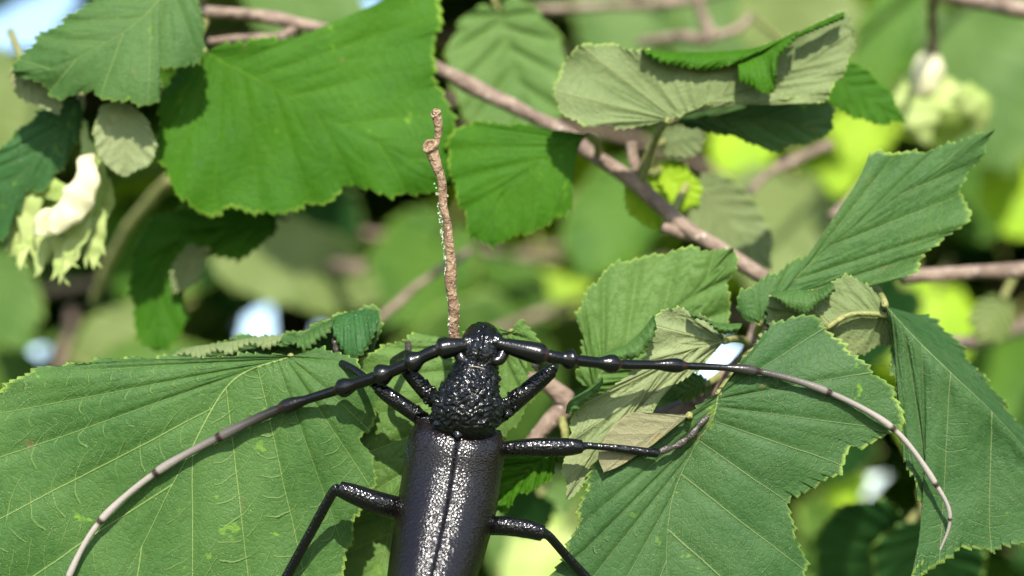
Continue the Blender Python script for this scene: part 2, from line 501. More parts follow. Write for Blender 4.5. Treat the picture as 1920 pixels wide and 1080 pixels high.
HERO_N = 0
COVER = []
LEAF_DEPTH = {}
def hero_leaf(key, mid, L, R, d0, gx=0, gy=0, c=None, camber=0.0, fold=0.0, wave=0.6, tipd=0.0, side='top', mats=None,
              n=230, m=16, w0=0.16, tooth=6.0, period=15.0, NV=7, extra=None, qs=0.45, label=None, petiole=None, pet_r=0.7, name='leaf', thick=0.28, fp=2.6):
    """A leaf at its own distance. Outline in photo pixels on a surface whose distance is
    d0 + gx, gy (mm per 100 px) with camber, fold along the midrib and waves."""
    global HERO_N
    HERO_N += 1
    sd = HERO_N
    X, Y, W, V = leaf_grid(mid, L, R, n, m, w0, tooth, period, NV, sd, fp)
    if c is None:
        pts = np.array(list(L) + list(R), float); c = pts.mean(0)
    def depth(x, y, w, v):
        D = d0 + gx * (x - c[0]) / 100 + gy * (y - c[1]) / 100
        D = D + camber * v * v + fold * np.abs(v) + tipd * w ** 3
        D = D + wave * (np.sin(x / 61.0 + sd) * np.cos(y / 73.0 + 2 * sd) + 0.5 * np.sin((x + y) / 31.0 + sd * 3) * np.abs(v))
        # ruffled margin
        D = D + wave * 0.9 * np.clip(np.abs(v) - 0.6, 0, 1) * np.sin(w * 55 + sd)
        if extra is not None: D = D + extra(x, y, w, v)
        return D
    D = depth(X, Y, W, V)
    COVER.append((X[::6, ::2].ravel(), Y[::6, ::2].ravel()))
    q = quilt(W, V, NV, qs)
    D = D - q if side == 'top' else D + q
    pos = P(X, Y, D)
    base = pos[0, m].copy()
    mats = mats or [M_TOP, M_UND]
    me = grid_mesh(name, pos - base, W, V, mats, AX_F, thick * 0.001, 0 if side == 'top' else 1, NV / 7.0)
    o = link(name, me, SHRUB, Vector(base), label)
    if petiole:
        pts = [to_px(base)] + [tuple(p) for p in petiole]
        c3 = catmull([P(*p) for p in pts], 14)
        tube('petiole', c3, np.linspace(pet_r * 0.8, pet_r * 1.1, 14) * 0.001, M_PET, o, 8)
    return o

def flap(leaf, A, B, dA, dB, front='top', n=110, m=8, bulge=-1.2, tooth=5.0, period=13.0, mats=None, name='folded_margin'):
    """folded-over part of a leaf: from fold line A to free toothed edge B (photo pixels), part of that leaf"""
    ca = catmull(A, n); cb = catmull(B, n)
    t = np.gradient(cb, axis=0); t /= np.linalg.norm(t, axis=1)[:, None] + 1e-9
    nr = np.stack([t[:, 1], -t[:, 0]], 1)
    if ((cb - ca) * nr).sum() < 0: nr = -nr
    s = np.concatenate([[0], np.cumsum(np.linalg.norm(np.diff(cb, axis=0), axis=1))])
    ph = s / period; fr = ph - np.floor(ph)
    saw = np.where(fr < 0.7, fr / 0.7, (1 - fr) / 0.3) - 0.4
    cb = cb + nr * (tooth * saw)[:, None]
    v = np.linspace(0, 1, m + 1)
    X = ca[:, None, 0] * (1 - v) + cb[:, None, 0] * v
    Y = ca[:, None, 1] * (1 - v) + cb[:, None, 1] * v
    W = np.repeat(np.linspace(0, 1, n)[:, None], m + 1, 1)
    VV = np.repeat(v[None] * 0.5 + 0.5, n, 0)
    D = dA * (1 - v) + dB * v + bulge * np.sin(math.pi * v) + 0.35 * np.sin(W * 21) * v
    D = np.broadcast_to(D, X.shape)
    pos = P(X, Y, D)
    base = pos[0, 0].copy()
    me = grid_mesh(name, pos - base, W, VV, mats or [M_TOP, M_UND], AX_F, 0.00028, 0 if front == 'top' else 1)
    return link(name, me, leaf, Vector(base))

OUT_HALF = [(0, 0), (0.10, -0.045), (0.25, -0.045), (0.38, 0.05), (0.47, 0.20), (0.5, 0.38), (0.47, 0.56), (0.38, 0.72), (0.24, 0.84), (0.10, 0.92), (0.0, 1.0)]
def simple_leaf(key, base, tip, wl, wr, d0, bend=0.0, **kw):
    """hazel outline between base and tip (photo px) with left / right half widths"""
    b = np.array(base, float); t = np.array(tip, float)
    ax = t - b; ln = np.linalg.norm(ax); ax /= ln
    nr = np.array([ax[1], -ax[0]])
    def mp(x, y, w): return tuple(b + ax * y * ln + nr * (x * 2 * w + bend * math.sin(math.pi * min(max(y, 0), 1)) * ln))
    L = [mp(x, y, wl) for x, y in OUT_HALF]
    R = [mp(-x, y, wr) for x, y in OUT_HALF]
    mid = [mp(0, y, 0) for y in (0, 0.25, 0.5, 0.75, 1)]
    kw.setdefault('n', 120); kw.setdefault('m', 10); kw.setdefault('qs', 0.2)
    return hero_leaf(key, mid, L, R, d0, **kw)
# ------------------------------------------------------------------ branches in view
def branch(pts, radii, mat=None, label=None, name='branch', rough=0.0006, parent=None, k=40, sides=12, seed=0):
    c = catmull([P(*p) for p in pts], k)
    r = np.interp(np.linspace(0, 1, k), np.linspace(0, 1, len(radii)), radii) * 0.00088
    q = np.linspace(0, arclen(c) * 1000, k)
    r = r * (1 + 0.06 * np.sin(q / 3.1 + seed) + 0.16 * np.exp(-((q % 23.0 - 11.0) / 1.3) ** 2))
    return tube(name, c, r, mat or M_BARK, parent or SHRUB, sides, rough, label, seed=seed)

main_branch = branch([(330, 22, 372), (480, 30, 370), (640, 62, 368), (800, 118, 368), (930, 185, 366), (1050, 242, 362), (1110, 288, 358), (1200, 350, 355), (1290, 432, 352), (1370, 480, 350), (1450, 530, 350), (1600, 610, 356), (1830, 640, 420), (2040, 560, 700)],
       [1.3, 1.5, 1.5, 1.6, 1.7, 1.7, 1.8, 1.8, 1.9, 2.0, 2.0, 2.2, 3.0, 5.0], label='reddish brown main twig crossing behind the leaves', k=110, seed=1)
branch([(388, 76, 372), (460, 74, 371), (520, 68, 369), (560, 45, 369)], [0.7, 0.9, 1.0, 1.1], name='side_twig', seed=2)
branch([(1185, 265, 356), (1188, 300, 356), (1200, 348, 355)], [0.9, 1.1, 1.2], name='side_twig', seed=3)
branch([(1240, 428, 352), (1300, 440, 353)], [0.9, 1.6], name='side_twig', seed=33)
branch([(1000, 14, 470), (1100, 14, 470), (1230, 6, 472), (1330, -8, 475), (1500, -60, 520)], [1.2, 1.4, 1.5, 1.5, 2.0], seed=4)
branch([(1300, -20, 455), (1318, 30, 455), (1328, 75, 455), (1270, 68, 460), (1200, 80, 470)], [1.3, 1.5, 1.6, 1.3, 1.0], seed=5)
branch([(1328, 70, 455), (1380, 55, 456), (1410, 30, 458)], [1.4, 1.2, 1.0], name='side_twig', seed=6)
branch([(1690, 520, 372), (1780, 512, 374), (1860, 508, 376), (1960, 502, 380), (2200, 470, 500), (2350, 520, 760)], [1.6, 1.7, 1.8, 2.0, 3.0, 5.0], k=60, seed=7)
branch([(1740, -20, 400), (1800, -2, 400), (1870, 8, 400), (1960, 24, 402), (2150, 60, 520)], [1.8, 2.0, 2.1, 2.2, 3.0], seed=8)
branch([(1395, 365, 430), (1440, 330, 432), (1490, 300, 436), (1560, 270, 445)], [1.1, 1.2, 1.2, 1.3], seed=9)
branch([(1250, 790, 330), (1310, 745, 332), (1360, 705, 335), (1400, 660, 344), (1440, 560, 350)], [1.2, 1.3, 1.4, 1.5, 1.6], label='sunlit brown twig between the leaves', seed=10)
branch([(990, 835, 336), (1030, 790, 337), (1062, 760, 338), (1040, 730, 338), (1000, 712, 337), (930, 700, 333)], [1.3, 1.7, 1.8, 1.6, 1.4, 1.3], label='bent brown twig behind the right front leg', seed=11)
branch([(1200, 792, 340), (1290, 768, 341), (1370, 735, 343)], [1.8, 2.0, 1.7], seed=12)
branch([(325, 330, 440), (260, 400, 450), (200, 500, 465), (175, 570, 475)], [1.6, 1.5, 1.4, 1.2], mat=M_PET, name='stalk', seed=13)
branch([(600, 690, 430), (650, 660, 430), (730, 580, 432), (800, 520, 436), (880, 470, 445)], [0.9, 1.0, 1.0, 0.9, 0.9], seed=14)
branch([(1560, 410, 420), (1620, 350, 422), (1640, 330, 423)], [1.4, 1.5, 1.5], seed=15)

# dead stub behind the head, with knobs and lichen
sp = [(855, 650, 311), (851, 612, 310.4), (852, 575, 309.7), (847, 530, 309), (848, 492, 308.5), (842, 455, 308), (838, 415, 307.4), (831, 382, 307.2), (829, 345, 307), (820, 315, 306.5), (812, 288, 306.3), (808, 272, 306)]
stub = branch(sp, [1.05, 0.96, 1.0, 0.86, 0.9, 0.76, 0.82, 0.7, 0.78, 0.82, 1.0, 1.1], mat=M_STUB, name='broken_twig', label='thin bare brown twig stub pointing up behind the beetle head', rough=0.00030, k=110, sides=14, seed=16)
branch([(813, 282, 306.4), (820, 262, 306.6), (822, 240, 306.5), (819, 222, 306.3), (817, 208, 306.2)], [0.75, 0.6, 0.72, 0.85, 0.8], mat=M_STUB, name='twig_tip', rough=0.00018, parent=stub, k=26, seed=17)
def ring_knob(px, py, d, r):
    V = []; F = []; rings = [(0.0, 0.95, 0.0), (0.0, 1.05, 0.35), (0, .9, .55), (0, .62, .5), (0, .6, .28), (0, .3, .3), (0, .25, .5), (0, .02, .52)]
    c0 = P(px, py, d); dirn = (-AX_F * 0.72 + AX_U * 0.55 - AX_R * 0.42); dirn /= np.linalg.norm(dirn)
    a = np.cross(dirn, AX_R); a /= np.linalg.norm(a); b = np.cross(dirn, a)
    for (_, rr, h) in rings:
        for k in range(16):
            th = k * math.pi / 8
            V.append(dirn * h * r * 0.001 + (a * math.cos(th) + b * math.sin(th)) * rr * r * 0.001 * (1 + 0.08 * math.sin(3 * th)))
    for i in range(len(rings) - 1):
        for k in range(16):
            F.append((i * 16 + k, i * 16 + (k + 1) % 16, (i + 1) * 16 + (k + 1) % 16, (i + 1) * 16 + k))
    return link('bud_scar', mesh_from('bud_scar', V, F, [M_STUB]), stub, Vector(c0))
ring_knob(808, 276, 306.2, 1.25)
ring_knob(818, 214, 306.3, 0.85)
def lichen():
    V = []; F = []
    r_ = random.Random(3)
    for k in range(190):
        t = r_.random() ** 0.8
        y = 340 + t * 285
        xs = np.interp(y, [310, 360, 430, 500, 600, 650], [818, 828, 838, 846, 852, 854])
        dd = np.interp(y, [310, 650], [306.5, 311])
        x = xs - r_.uniform(5, 11.5) * (1 if r_.random() < 0.88 else -0.9)
        c = P(x, y, dd - r_.uniform(0.2, 0.7))
        s = r_.uniform(0.10, 0.30) * 0.001
        i0 = len(V)
        for q in range(6):
            V.append(c + s * np.array([r_.uniform(-1, 1), r_.uniform(-1, 1), r_.uniform(-1.2, 1.2)]))
        F += [(i0, i0 + 1, i0 + 2), (i0 + 1, i0 + 3, i0 + 2), (i0 + 3, i0 + 4, i0 + 2), (i0 + 4, i0 + 5, i0), (i0, i0 + 5, i0 + 1)]
    b = V[0]
    o = link('lichen', mesh_from('lichen', np.array(V) - b, F, [M_LICH], smooth=False), stub, Vector(b))
    o['kind'] = 'stuff'
lichen()

# ------------------------------------------------------------------ leaves in focus
# big leaf, lower left, the left antenna over it
hero_leaf('L1', [(545, 668), (470, 692), (430, 720), (393, 775), (350, 860), (317, 920), (260, 1035), (190, 1150), (110, 1270)],
    [(545, 668), (500, 664), (420, 668), (300, 674), (180, 677), (90, 687), (30, 712), (-40, 765), (-110, 850), (-150, 960), (-130, 1080), (-60, 1180), (30, 1250), (110, 1270)],
    [(545, 668), (600, 655), (650, 668), (690, 695), (708, 735), (697, 790), (676, 828), (700, 872), (700, 920), (668, 975), (652, 1030), (632, 1090), (560, 1180), (420, 1260), (260, 1290), (110, 1270)],
    313.4, gx=-0.1, gy=-0.5, c=(400, 900), camber=0.5, wave=0.6, n=420, m=26, fp=4.5, tooth=5.5, period=15, NV=9, qs=0.42,
    extra=lambda x, y, w, v: 0.00035 * np.clip(720 - y, 0, 200) ** 2 + 2.5 * np.clip((x - 640) / 70, 0, 1) ** 2 * 0.4,
    label='large green leaf under the left antenna, its veins pale', petiole=[(560, 690, 322), (620, 705, 330), (700, 700, 336)])

# big leaf, lower right
hero_leaf('H2', [(1347, 738), (1336, 785), (1304, 835), (1270, 905), (1255, 965), (1250, 1060), (1262, 1180), (1290, 1330)],
    [(1347, 738), (1320, 752), (1285, 785), (1220, 838), (1160, 862), (1118, 862), (1104, 905), (1080, 970), (1058, 1040), (1035, 1110), (1040, 1210), (1110, 1290), (1200, 1330), (1290, 1330)],
    [(1347, 738), (1370, 712), (1398, 668), (1440, 622), (1482, 600), (1535, 604), (1572, 642), (1622, 682), (1664, 712), (1688, 765), (1680, 805), (1630, 828), (1590, 842), (1562, 900), (1490, 932), (1480, 965), (1500, 1030), (1505, 1100), (1460, 1220), (1380, 1310), (1290, 1330)],
    312.6, gx=0.10, gy=-0.6, c=(1300, 900), camber=0.8, wave=0.5, n=430, m=26, fp=3.8, tooth=7.0, period=17, NV=10, qs=0.42,
    extra=lambda x, y, w, v: 1.6 * np.exp(-((x - 1270) / 70.0) ** 2) * (y > 700) * np.clip((y - 740) / 120, 0, 1) + 0.012 * np.clip(700 - y, 0, 120),
    mats=[M_TOPC, M_UND], label='large green leaf under the right middle leg', petiole=[(1365, 715, 323), (1385, 690, 332), (1400, 664, 344)])

# folded leaf at the far right, below the right antenna tip
hero_leaf('H3', [(1660, 572), (1715, 632), (1790, 705), (1860, 772), (1925, 845), (1985, 930), (2040, 1030)],
    [(1660, 572), (1690, 588), (1740, 598), (1790, 645), (1850, 715), (1905, 785), (1960, 850), (2010, 930), (2040, 1030)],
    [(1660, 572), (1668, 610), (1676, 660), (1684, 710), (1690, 765), (1702, 800), (1692, 850), (1708, 890), (1722, 935), (1752, 952), (1748, 1000), (1738, 1050), (1720, 1085), (1785, 1045), (1830, 1032), (1885, 1024), (1950, 1012), (2040, 1030)],
    316.5, gx=1.2, gy=-1.3, c=(1790, 850), wave=0.7, fp=3.2, n=360, m=22, w0=0.2, tooth=7.5, period=17, NV=9, qs=0.5,
    extra=lambda x, y, w, v: np.where(v < 0, 9.0 * np.abs(v), 1.0 * v) - 1.0 * np.exp(-(v / 0.12) ** 2),
    mats=[M_TOPC, M_UND], label='green leaf folded along its midrib below the right antenna tip', petiole=[(1655, 560, 324), (1640, 545, 345), (1640, 625, 358)])

# leaf under the beetle's head
hero_leaf('L2', [(958, 622), (900, 690), (830, 780), (780, 850), (735, 940)],
    [(958, 622), (920, 616), (880, 626), (830, 640), (775, 628), (735, 642), (700, 660), (676, 690), (672, 740), (680, 800), (664, 850), (690, 905), (735, 940)],
    [(958, 622), (978, 606), (1000, 632), (1004, 655), (986, 690), (1000, 735), (985, 775), (965, 800), (935, 830), (900, 880), (850, 930), (800, 950), (735, 940)],
    319.5, gx=0.3, gy=-1.0, c=(840, 780), camber=0.6, wave=0.8, n=260, m=20, w0=0.2, tooth=5.0, period=14, NV=8, mats=[M_TOPL, M_UND], qs=0.7,
    label='pale green leaf under the beetle head', petiole=[(965, 640, 325), (945, 690, 332)])

# underside leaf behind right antenna
H4 = hero_leaf('H4', [(1358, 640), (1290, 660), (1230, 705), (1170, 775), (1110, 850), (1062, 935)],
    [(1358, 640), (1345, 607), (1300, 585), (1250, 577), (1230, 600), (1222, 645), (1190, 690), (1135, 735), (1085, 765), (1068, 820), (1056, 880), (1062, 935)],
    [(1358, 640), (1338, 655), (1312, 692), (1270, 716), (1226, 725), (1216, 772), (1180, 785), (1150, 822), (1128, 872), (1092, 910), (1062, 935)],
    313.6, gx=1.0, gy=-0.5, c=(1150, 830), camber=0.8, wave=0.9, fp=4.0, n=230, m=18, w0=0.1, tooth=4.5, period=12, NV=8, side='under', mats=[M_TOPL, M_UNDL], qs=0.6,
    label='grey green underside of a leaf behind the right antenna', petiole=[(1375, 636, 326), (1396, 640, 340), (1404, 652, 345)])
flap(H4, [(1226, 590), (1205, 618), (1175, 645), (1120, 668)], [(1232, 608), (1222, 640), (1190, 672), (1130, 672)], 314.4, 312.9, tooth=4)
flap(H4, [(1130, 706), (1100, 730), (1068, 752), (1060, 775)], [(1132, 714), (1122, 735), (1098, 755), (1072, 778)], 313.2, 312.2, tooth=3)
flap(H4, [(1290, 580), (1320, 596), (1350, 606), (1392, 606)], [(1296, 596), (1325, 602), (1352, 625), (1386, 622)], 316.0, 315.0, tooth=4, period=11)
# browned underside patch against the lower right leaf
hero_leaf('brown', [(1292, 778), (1240, 805), (1190, 838), (1132, 886)],
    [(1292, 778), (1240, 776), (1185, 774), (1160, 790), (1138, 815), (1122, 855), (1132, 886)],
    [(1292, 778), (1262, 803), (1218, 838), (1165, 872), (1132, 886)],
    311.6, gx=0.1, gy=-0.6, c=(1200, 830), wave=0.2, n=90, m=10, tooth=0, side='under', mats=[M_TOP, M_UNDB], qs=0.15, NV=5,
    label='browned tan leaf underside beside the right middle tarsus', petiole=[(1296, 786, 318), (1310, 780, 326), (1320, 760, 332)])

simple_leaf('gap', (1462, 612), (1400, 706), 26, 20, 323, gy=-0.8, side='under', mats=[M_TOPL, M_UNDL], tooth=4, period=11, wave=0.8, label='small crumpled leaf underside between the large right leaves', petiole=[(1440, 590, 335), (1436, 560, 350)])
simple_leaf('gap2', (1322, 722), (1236, 742), 18, 24, 327, gy=-0.8, mats=[M_TOPL, M_UNDL], tooth=4, period=10, wave=0.8, petiole=[(1350, 705, 335)])
# curled leaf with yellow midrib
H5 = hero_leaf('H5', [(1668, 592), (1625, 588), (1585, 592), (1548, 614), (1500, 590), (1440, 575)],
    [(1668, 592), (1658, 568), (1640, 545), (1615, 528), (1582, 518), (1562, 530), (1545, 548), (1505, 548), (1470, 545), (1446, 556), (1440, 575)],
    [(1668, 592), (1676, 625), (1672, 645), (1640, 652), (1602, 668), (1570, 662), (1545, 650), (1500, 640), (1460, 625), (1440, 605), (1440, 575)],
    320.0, gx=0.4, gy=-0.8, c=(1560, 590), wave=0.3, n=200, m=16, w0=0.1, tooth=4.0, period=10, NV=6, side='under', mats=[M_TOP, M_UND], qs=0.25,
    extra=lambda x, y, w, v: np.where(v > 0, 2.2 * v, 0.5 * v * v), label='curled grey leaf underside with thick yellow midrib', petiole=[(1690, 600, 330), (1700, 628, 362)])
flap(H5, [(1444, 550), (1490, 542), (1530, 544), (1562, 530)], [(1448, 556), (1482, 578), (1510, 588), (1535, 570), (1566, 545)], 319.6, 317.6, tooth=4, period=9)
def midrib_ridge():
    c = catmull([P(*p) for p in [(1668, 592, 319.2), (1625, 588, 319), (1585, 593, 318.9), (1548, 616, 319.1)]], 20)
    tube('midrib', c, np.linspace(0.5, 0.45, 20) * 0.001, M_PET, H5, 8, 0.00006)
midrib_ridge()

# right middle leaf
hero_leaf('H6', [(1425, 605), (1470, 545), (1530, 485), (1610, 420), (1700, 355), (1790, 295), (1866, 243)],
    [(1425, 605), (1390, 600), (1384, 570), (1405, 540), (1500, 488), (1570, 430), (1620, 355), (1638, 296), (1690, 286), (1760, 276), (1810, 258), (1866, 243)],
    [(1425, 605), (1470, 625), (1530, 590), (1590, 540), (1635, 526), (1690, 522), (1722, 502), (1740, 470), (1800, 422), (1814, 388), (1802, 352), (1832, 308), (1866, 243)],
    326.5, gx=0.2, gy=-1.4, c=(1600, 430), camber=1.0, wave=0.7, fp=4.6, n=330, m=20, w0=0.12, tooth=5.5, period=15, NV=9, qs=0.35,
    label='sharp green leaf rising to a point above the right antenna', petiole=[(1420, 625, 336), (1430, 560, 350)])

# pleated leaf behind
hero_leaf('H7', [(1110, 735), (1140, 680), (1210, 630), (1290, 560), (1376, 466)],
    [(1110, 735), (1086, 700), (1096, 640), (1086, 590), (1096, 552), (1130, 510), (1172, 490), (1250, 476), (1300, 468), (1376, 466)],
    [(1110, 735), (1160, 740), (1230, 720), (1310, 680), (1360, 620), (1368, 580), (1362, 535), (1376, 500), (1376, 466)],
    329.0, gx=0.3, gy=-1.2, c=(1220, 590), wave=0.6, fp=3.0, n=260, m=18, w0=0.12, tooth=5.0, period=15, NV=7, mats=[M_TOPL, M_UND], qs=0.8,
    label='pale pleated leaf behind the right antenna base', petiole=[(1095, 750, 336), (1062, 762, 338)])

# leaf under body, right
hero_leaf('H9', [(1045, 842), (1010, 865), (975, 895), (925, 960)],
    [(1045, 842), (1010, 832), (960, 850), (915, 880), (895, 930), (925, 960)],
    [(1045, 842), (1042, 872), (1032, 896), (1000, 920), (972, 934), (950, 955), (925, 960)],
    322.0, gx=0.1, gy=-1.0, wave=0.5, n=140, m=12, tooth=5, period=12, NV=6, mats=[M_TOPV, M_UND], qs=0.6,
    label='small bright green leaf tip right of the wing cases', petiole=[(1060, 820, 332), (1050, 775, 338)])
# leaf below left of body
hero_leaf('H10', [(760, 905), (730, 1000), (700, 1100), (660, 1200)],
    [(760, 905), (680, 930), (600, 960), (560, 1040), (570, 1130), (660, 1200)],
    [(760, 905), (820, 930), (860, 1010), (840, 1100), (760, 1180), (660, 1200)],
    327.0, gy=-1.0, wave=0.6, n=160, m=12, tooth=7, period=18, NV=7, mats=[M_TOPL, M_UND], qs=0.6, label='leaf in the shade left of the wing cases', petiole=[(800, 860, 332), (900, 720, 334)])
# leaf strip behind the upper edge of the big left leaf
L3 = hero_leaf('L3', [(690, 690), (600, 665), (500, 655), (400, 660), (312, 674)],
    [(690, 690), (706, 640), (708, 578), (655, 586), (600, 600), (560, 622), (500, 632), (460, 630), (400, 644), (345, 656), (312, 674)],
    [(690, 690), (600, 730), (480, 730), (380, 715), (312, 674)],
    325.0, gx=-0.2, gy=-1.6, c=(520, 650), wave=0.7, n=200, m=12, w0=0.1, tooth=4, period=12, NV=7, mats=[M_TOP, M_UND], qs=0.5, label='leaf edge behind the large leaf under the left antenna',
    petiole=[(700, 700, 330), (720, 690, 336)])
flap(L3, [(312, 672), (350, 652), (420, 642), (480, 632), (530, 628)], [(316, 678), (345, 664), (378, 672), (408, 658), (432, 664), (470, 645), (500, 654), (522, 642)], 323, 320, front='under', tooth=9, period=11)
flap(L3, [(520, 640), (560, 630), (600, 610), (628, 596)], [(520, 650), (548, 642), (572, 656), (596, 636), (610, 630), (625, 606)], 323, 319.5, tooth=9, period=12)
flap(L3, [(620, 598), (650, 586), (690, 580), (708, 582)], [(624, 622), (640, 652), (662, 674), (690, 650), (708, 606)], 322.5, 318.5, tooth=6, period=13, mats=[M_TOPD, M_UND])

# ------------------------------------------------------------------ leaves a little behind, softly blurred
hero_leaf('M1', [(385, 97), (500, 158), (640, 236), (745, 285), (850, 345)],
    [(385, 97), (460, 82), (560, 72), (650, 72), (705, 48), (745, 5), (790, -30), (822, -10), (820, 55), (812, 100), (818, 130), (836, 170), (842, 205), (854, 245), (842, 275), (850, 345)],
    [(385, 97), (340, 130), (305, 190), (296, 260), (308, 330), (345, 382), (385, 400), (440, 386), (510, 402), (560, 386), (610, 384), (645, 360), (700, 358), (770, 364), (850, 345)],
    347, gx=0.2, gy=-1.6, c=(570, 230), camber=1.0, wave=0.8, fp=3.4, n=300, m=18, w0=0.22, tooth=8, period=20, NV=9, mats=[M_TOPV, M_UND], qs=0.25, label='broad bright green leaf left of the twig stub',
    petiole=[(370, 80, 356), (385, 40, 371)])
hero_leaf('M2', [(330, -40), (260, 40), (180, 90), (100, 128), (22, 135)],
    [(330, -40), (240, -60), (190, -30), (150, 15), (100, 58), (52, 92), (22, 135)],
    [(330, -40), (372, -20), (380, 60), (386, 92), (358, 128), (300, 118), (284, 130), (300, 188), (240, 192), (160, 180), (110, 180), (70, 150), (22, 135)],
    338, gx=-0.2, gy=-1.8, c=(200, 90), camber=1.0, wave=0.8, fp=3.0, n=220, m=14, w0=0.1, tooth=7, period=17, NV=7, mats=[M_TOP, M_UND], qs=0.25, label='green leaf in the upper left above the hazelnut husk',
    petiole=[(345, -70, 350), (380, 0, 370)])
hero_leaf('M3', [(150, 185), (90, 270), (30, 340), (-60, 450)],
    [(150, 185), (90, 200), (40, 240), (-20, 310), (-90, 380), (-60, 450)],
    [(150, 185), (154, 230), (132, 290), (82, 348), (48, 362), (30, 405), (0, 450), (-60, 450)],
    350, gy=-0.5, wave=0.8, n=160, m=12, w0=0.1, tooth=6, period=15, NV=7, mats=[M_TOPD, M_UND], qs=0.2, label='dark green leaf beside the hazelnut husk', petiole=[(160, 160, 360), (200, 60, 375), (330, 22, 372)])
hero_leaf('M4', [(222, 190), (235, 250), (235, 330)], [(222, 190), (190, 200), (178, 250), (192, 305), (235, 332)], [(222, 190), (258, 205), (284, 250), (288, 300), (235, 332)],
    342, wave=0.5, n=90, m=8, tooth=3, period=12, NV=6, qs=0.2, side='under', mats=[M_GLOW, M_UNDL], label='small pale leaf underside beside the hazelnut husk', petiole=[(215, 150, 360), (260, 40, 372)])
hero_leaf('M4b', [(40, 110), (70, 170), (110, 215)], [(40, 110), (20, 150), (50, 190), (110, 215)], [(40, 110), (90, 140), (120, 180), (110, 215)],
    342, wave=0.3, n=80, m=8, tooth=3, qs=0.2, side='under', mats=[M_TOP, M_UNDL], petiole=[(20, 60, 365)])
hero_leaf('M5', [(1102, 252), (1040, 285), (985, 320), (930, 380), (925, 458)],
    [(1102, 252), (1040, 244), (930, 232), (865, 240), (840, 290), (845, 335), (868, 400), (884, 445), (925, 458)],
    [(1102, 252), (1072, 275), (1058, 300), (1066, 350), (1070, 385), (1032, 420), (985, 432), (925, 458)],
    344, gx=0.2, gy=-1.6, camber=0.8, wave=0.7, fp=3.2, n=200, m=14, w0=0.15, tooth=6, period=15, NV=8, mats=[M_TOPV, M_UND], qs=0.25, label='green leaf hanging right of the twig stub', petiole=[(1118, 262, 352), (1122, 290, 357)])
M6 = hero_leaf('M6', [(1252, 226), (1350, 182), (1470, 140), (1600, 60)],
    [(1252, 226), (1180, 238), (1085, 226), (1036, 186), (1058, 118), (1092, 86), (1200, 94), (1300, 104), (1385, 108), (1440, 85), (1490, 62), (1580, 25), (1600, 60)],
    [(1252, 226), (1300, 206), (1400, 188), (1490, 184), (1540, 195), (1562, 165), (1590, 130), (1606, 90), (1600, 60)],
    336, gx=0.2, gy=-0.9, c=(1320, 140), wave=1.1, fp=4.0, n=260, m=16, w0=0.3, tooth=4.5, period=13, NV=9, side='under', mats=[M_TOPV, M_UND], qs=0.35, label='grey green leaf underside with folded edge at the top right',
    petiole=[(1245, 235, 342), (1230, 260, 350), (1200, 345, 355)])
flap(M6, [(1202, 93), (1300, 98), (1400, 92), (1450, 78), (1495, 58)], [(1206, 98), (1250, 118), (1330, 128), (1390, 112), (1400, 110)], 335.5, 333, tooth=8, period=14, mats=[M_TOPV, M_UND])
flap(M6, [(1384, 112), (1410, 98), (1450, 80), (1497, 58)], [(1384, 150), (1446, 174), (1456, 112), (1496, 66)], 334.5, 332, tooth=8, period=11, mats=[M_TOPV, M_UND])
flap(M6, [(1498, 60), (1540, 40), (1582, 22)], [(1500, 68), (1545, 50), (1584, 34)], 335.5, 334.5, tooth=3, period=10, mats=[M_TOPV, M_UND])
hero_leaf('M7', [(1270, 228), (1380, 222), (1480, 230), (1560, 240)],
    [(1270, 228), (1340, 190), (1450, 175), (1530, 180), (1560, 200), (1560, 240)],
    [(1270, 228), (1320, 244), (1372, 252), (1412, 266), (1452, 286), (1492, 272), (1540, 258), (1560, 240)],
    346, gx=0.2, gy=0.4, wave=0.6, n=160, m=12, tooth=4, period=14, NV=7, mats=[M_TOP, M_UND], qs=0.2, label='leaf in the shadow of the grey green underside', petiole=[(1240, 240, 350), (1198, 330, 355)])
simple_leaf('M7b', (1545, 130), (1695, 228), 42, 48, 352, gx=0.3, gy=-1, mats=[M_TOPV, M_UND], tooth=4, petiole=[(1500, 100, 365), (1420, 40, 455)])
simple_leaf('M8', (935, 20), (1010, 300), 95, 120, 392, gy=-2, mats=[M_TOPL, M_UND], tooth=6, NV=6, qs=1.0, label='blurred pale leaf behind the main twig', petiole=[(925, -20, 400), (1000, 14, 470)])
simple_leaf('M9', (1190, 330), (1240, 432), 36, 36, 358, gy=-1, mats=[M_GLOW, M_GLOWU], tooth=4, bend=0.0, petiole=[(1192, 320, 357)])
simple_leaf('M9b', (1238, 318), (1312, 392), 38, 34, 364, gy=-1, mats=[M_GLOW, M_GLOWU], tooth=5, period=12, label='small yellow green leaf behind the main twig', petiole=[(1215, 330, 358)])
simple_leaf('M10', (1310, 350), (1445, 505), 62, 62, 372, gy=-0.5, mats=[M_TOPL, M_UND], side='under', tooth=3, label='pale leaf underside behind the main twig', petiole=[(1290, 345, 365), (1260, 400, 355)])
simple_leaf('M10b', (1245, 265), (1330, 255), 30, 36, 362, gy=-0.5, side='under', tooth=4, mats=[M_TOP, M_UND], petiole=[(1215, 280, 358)])
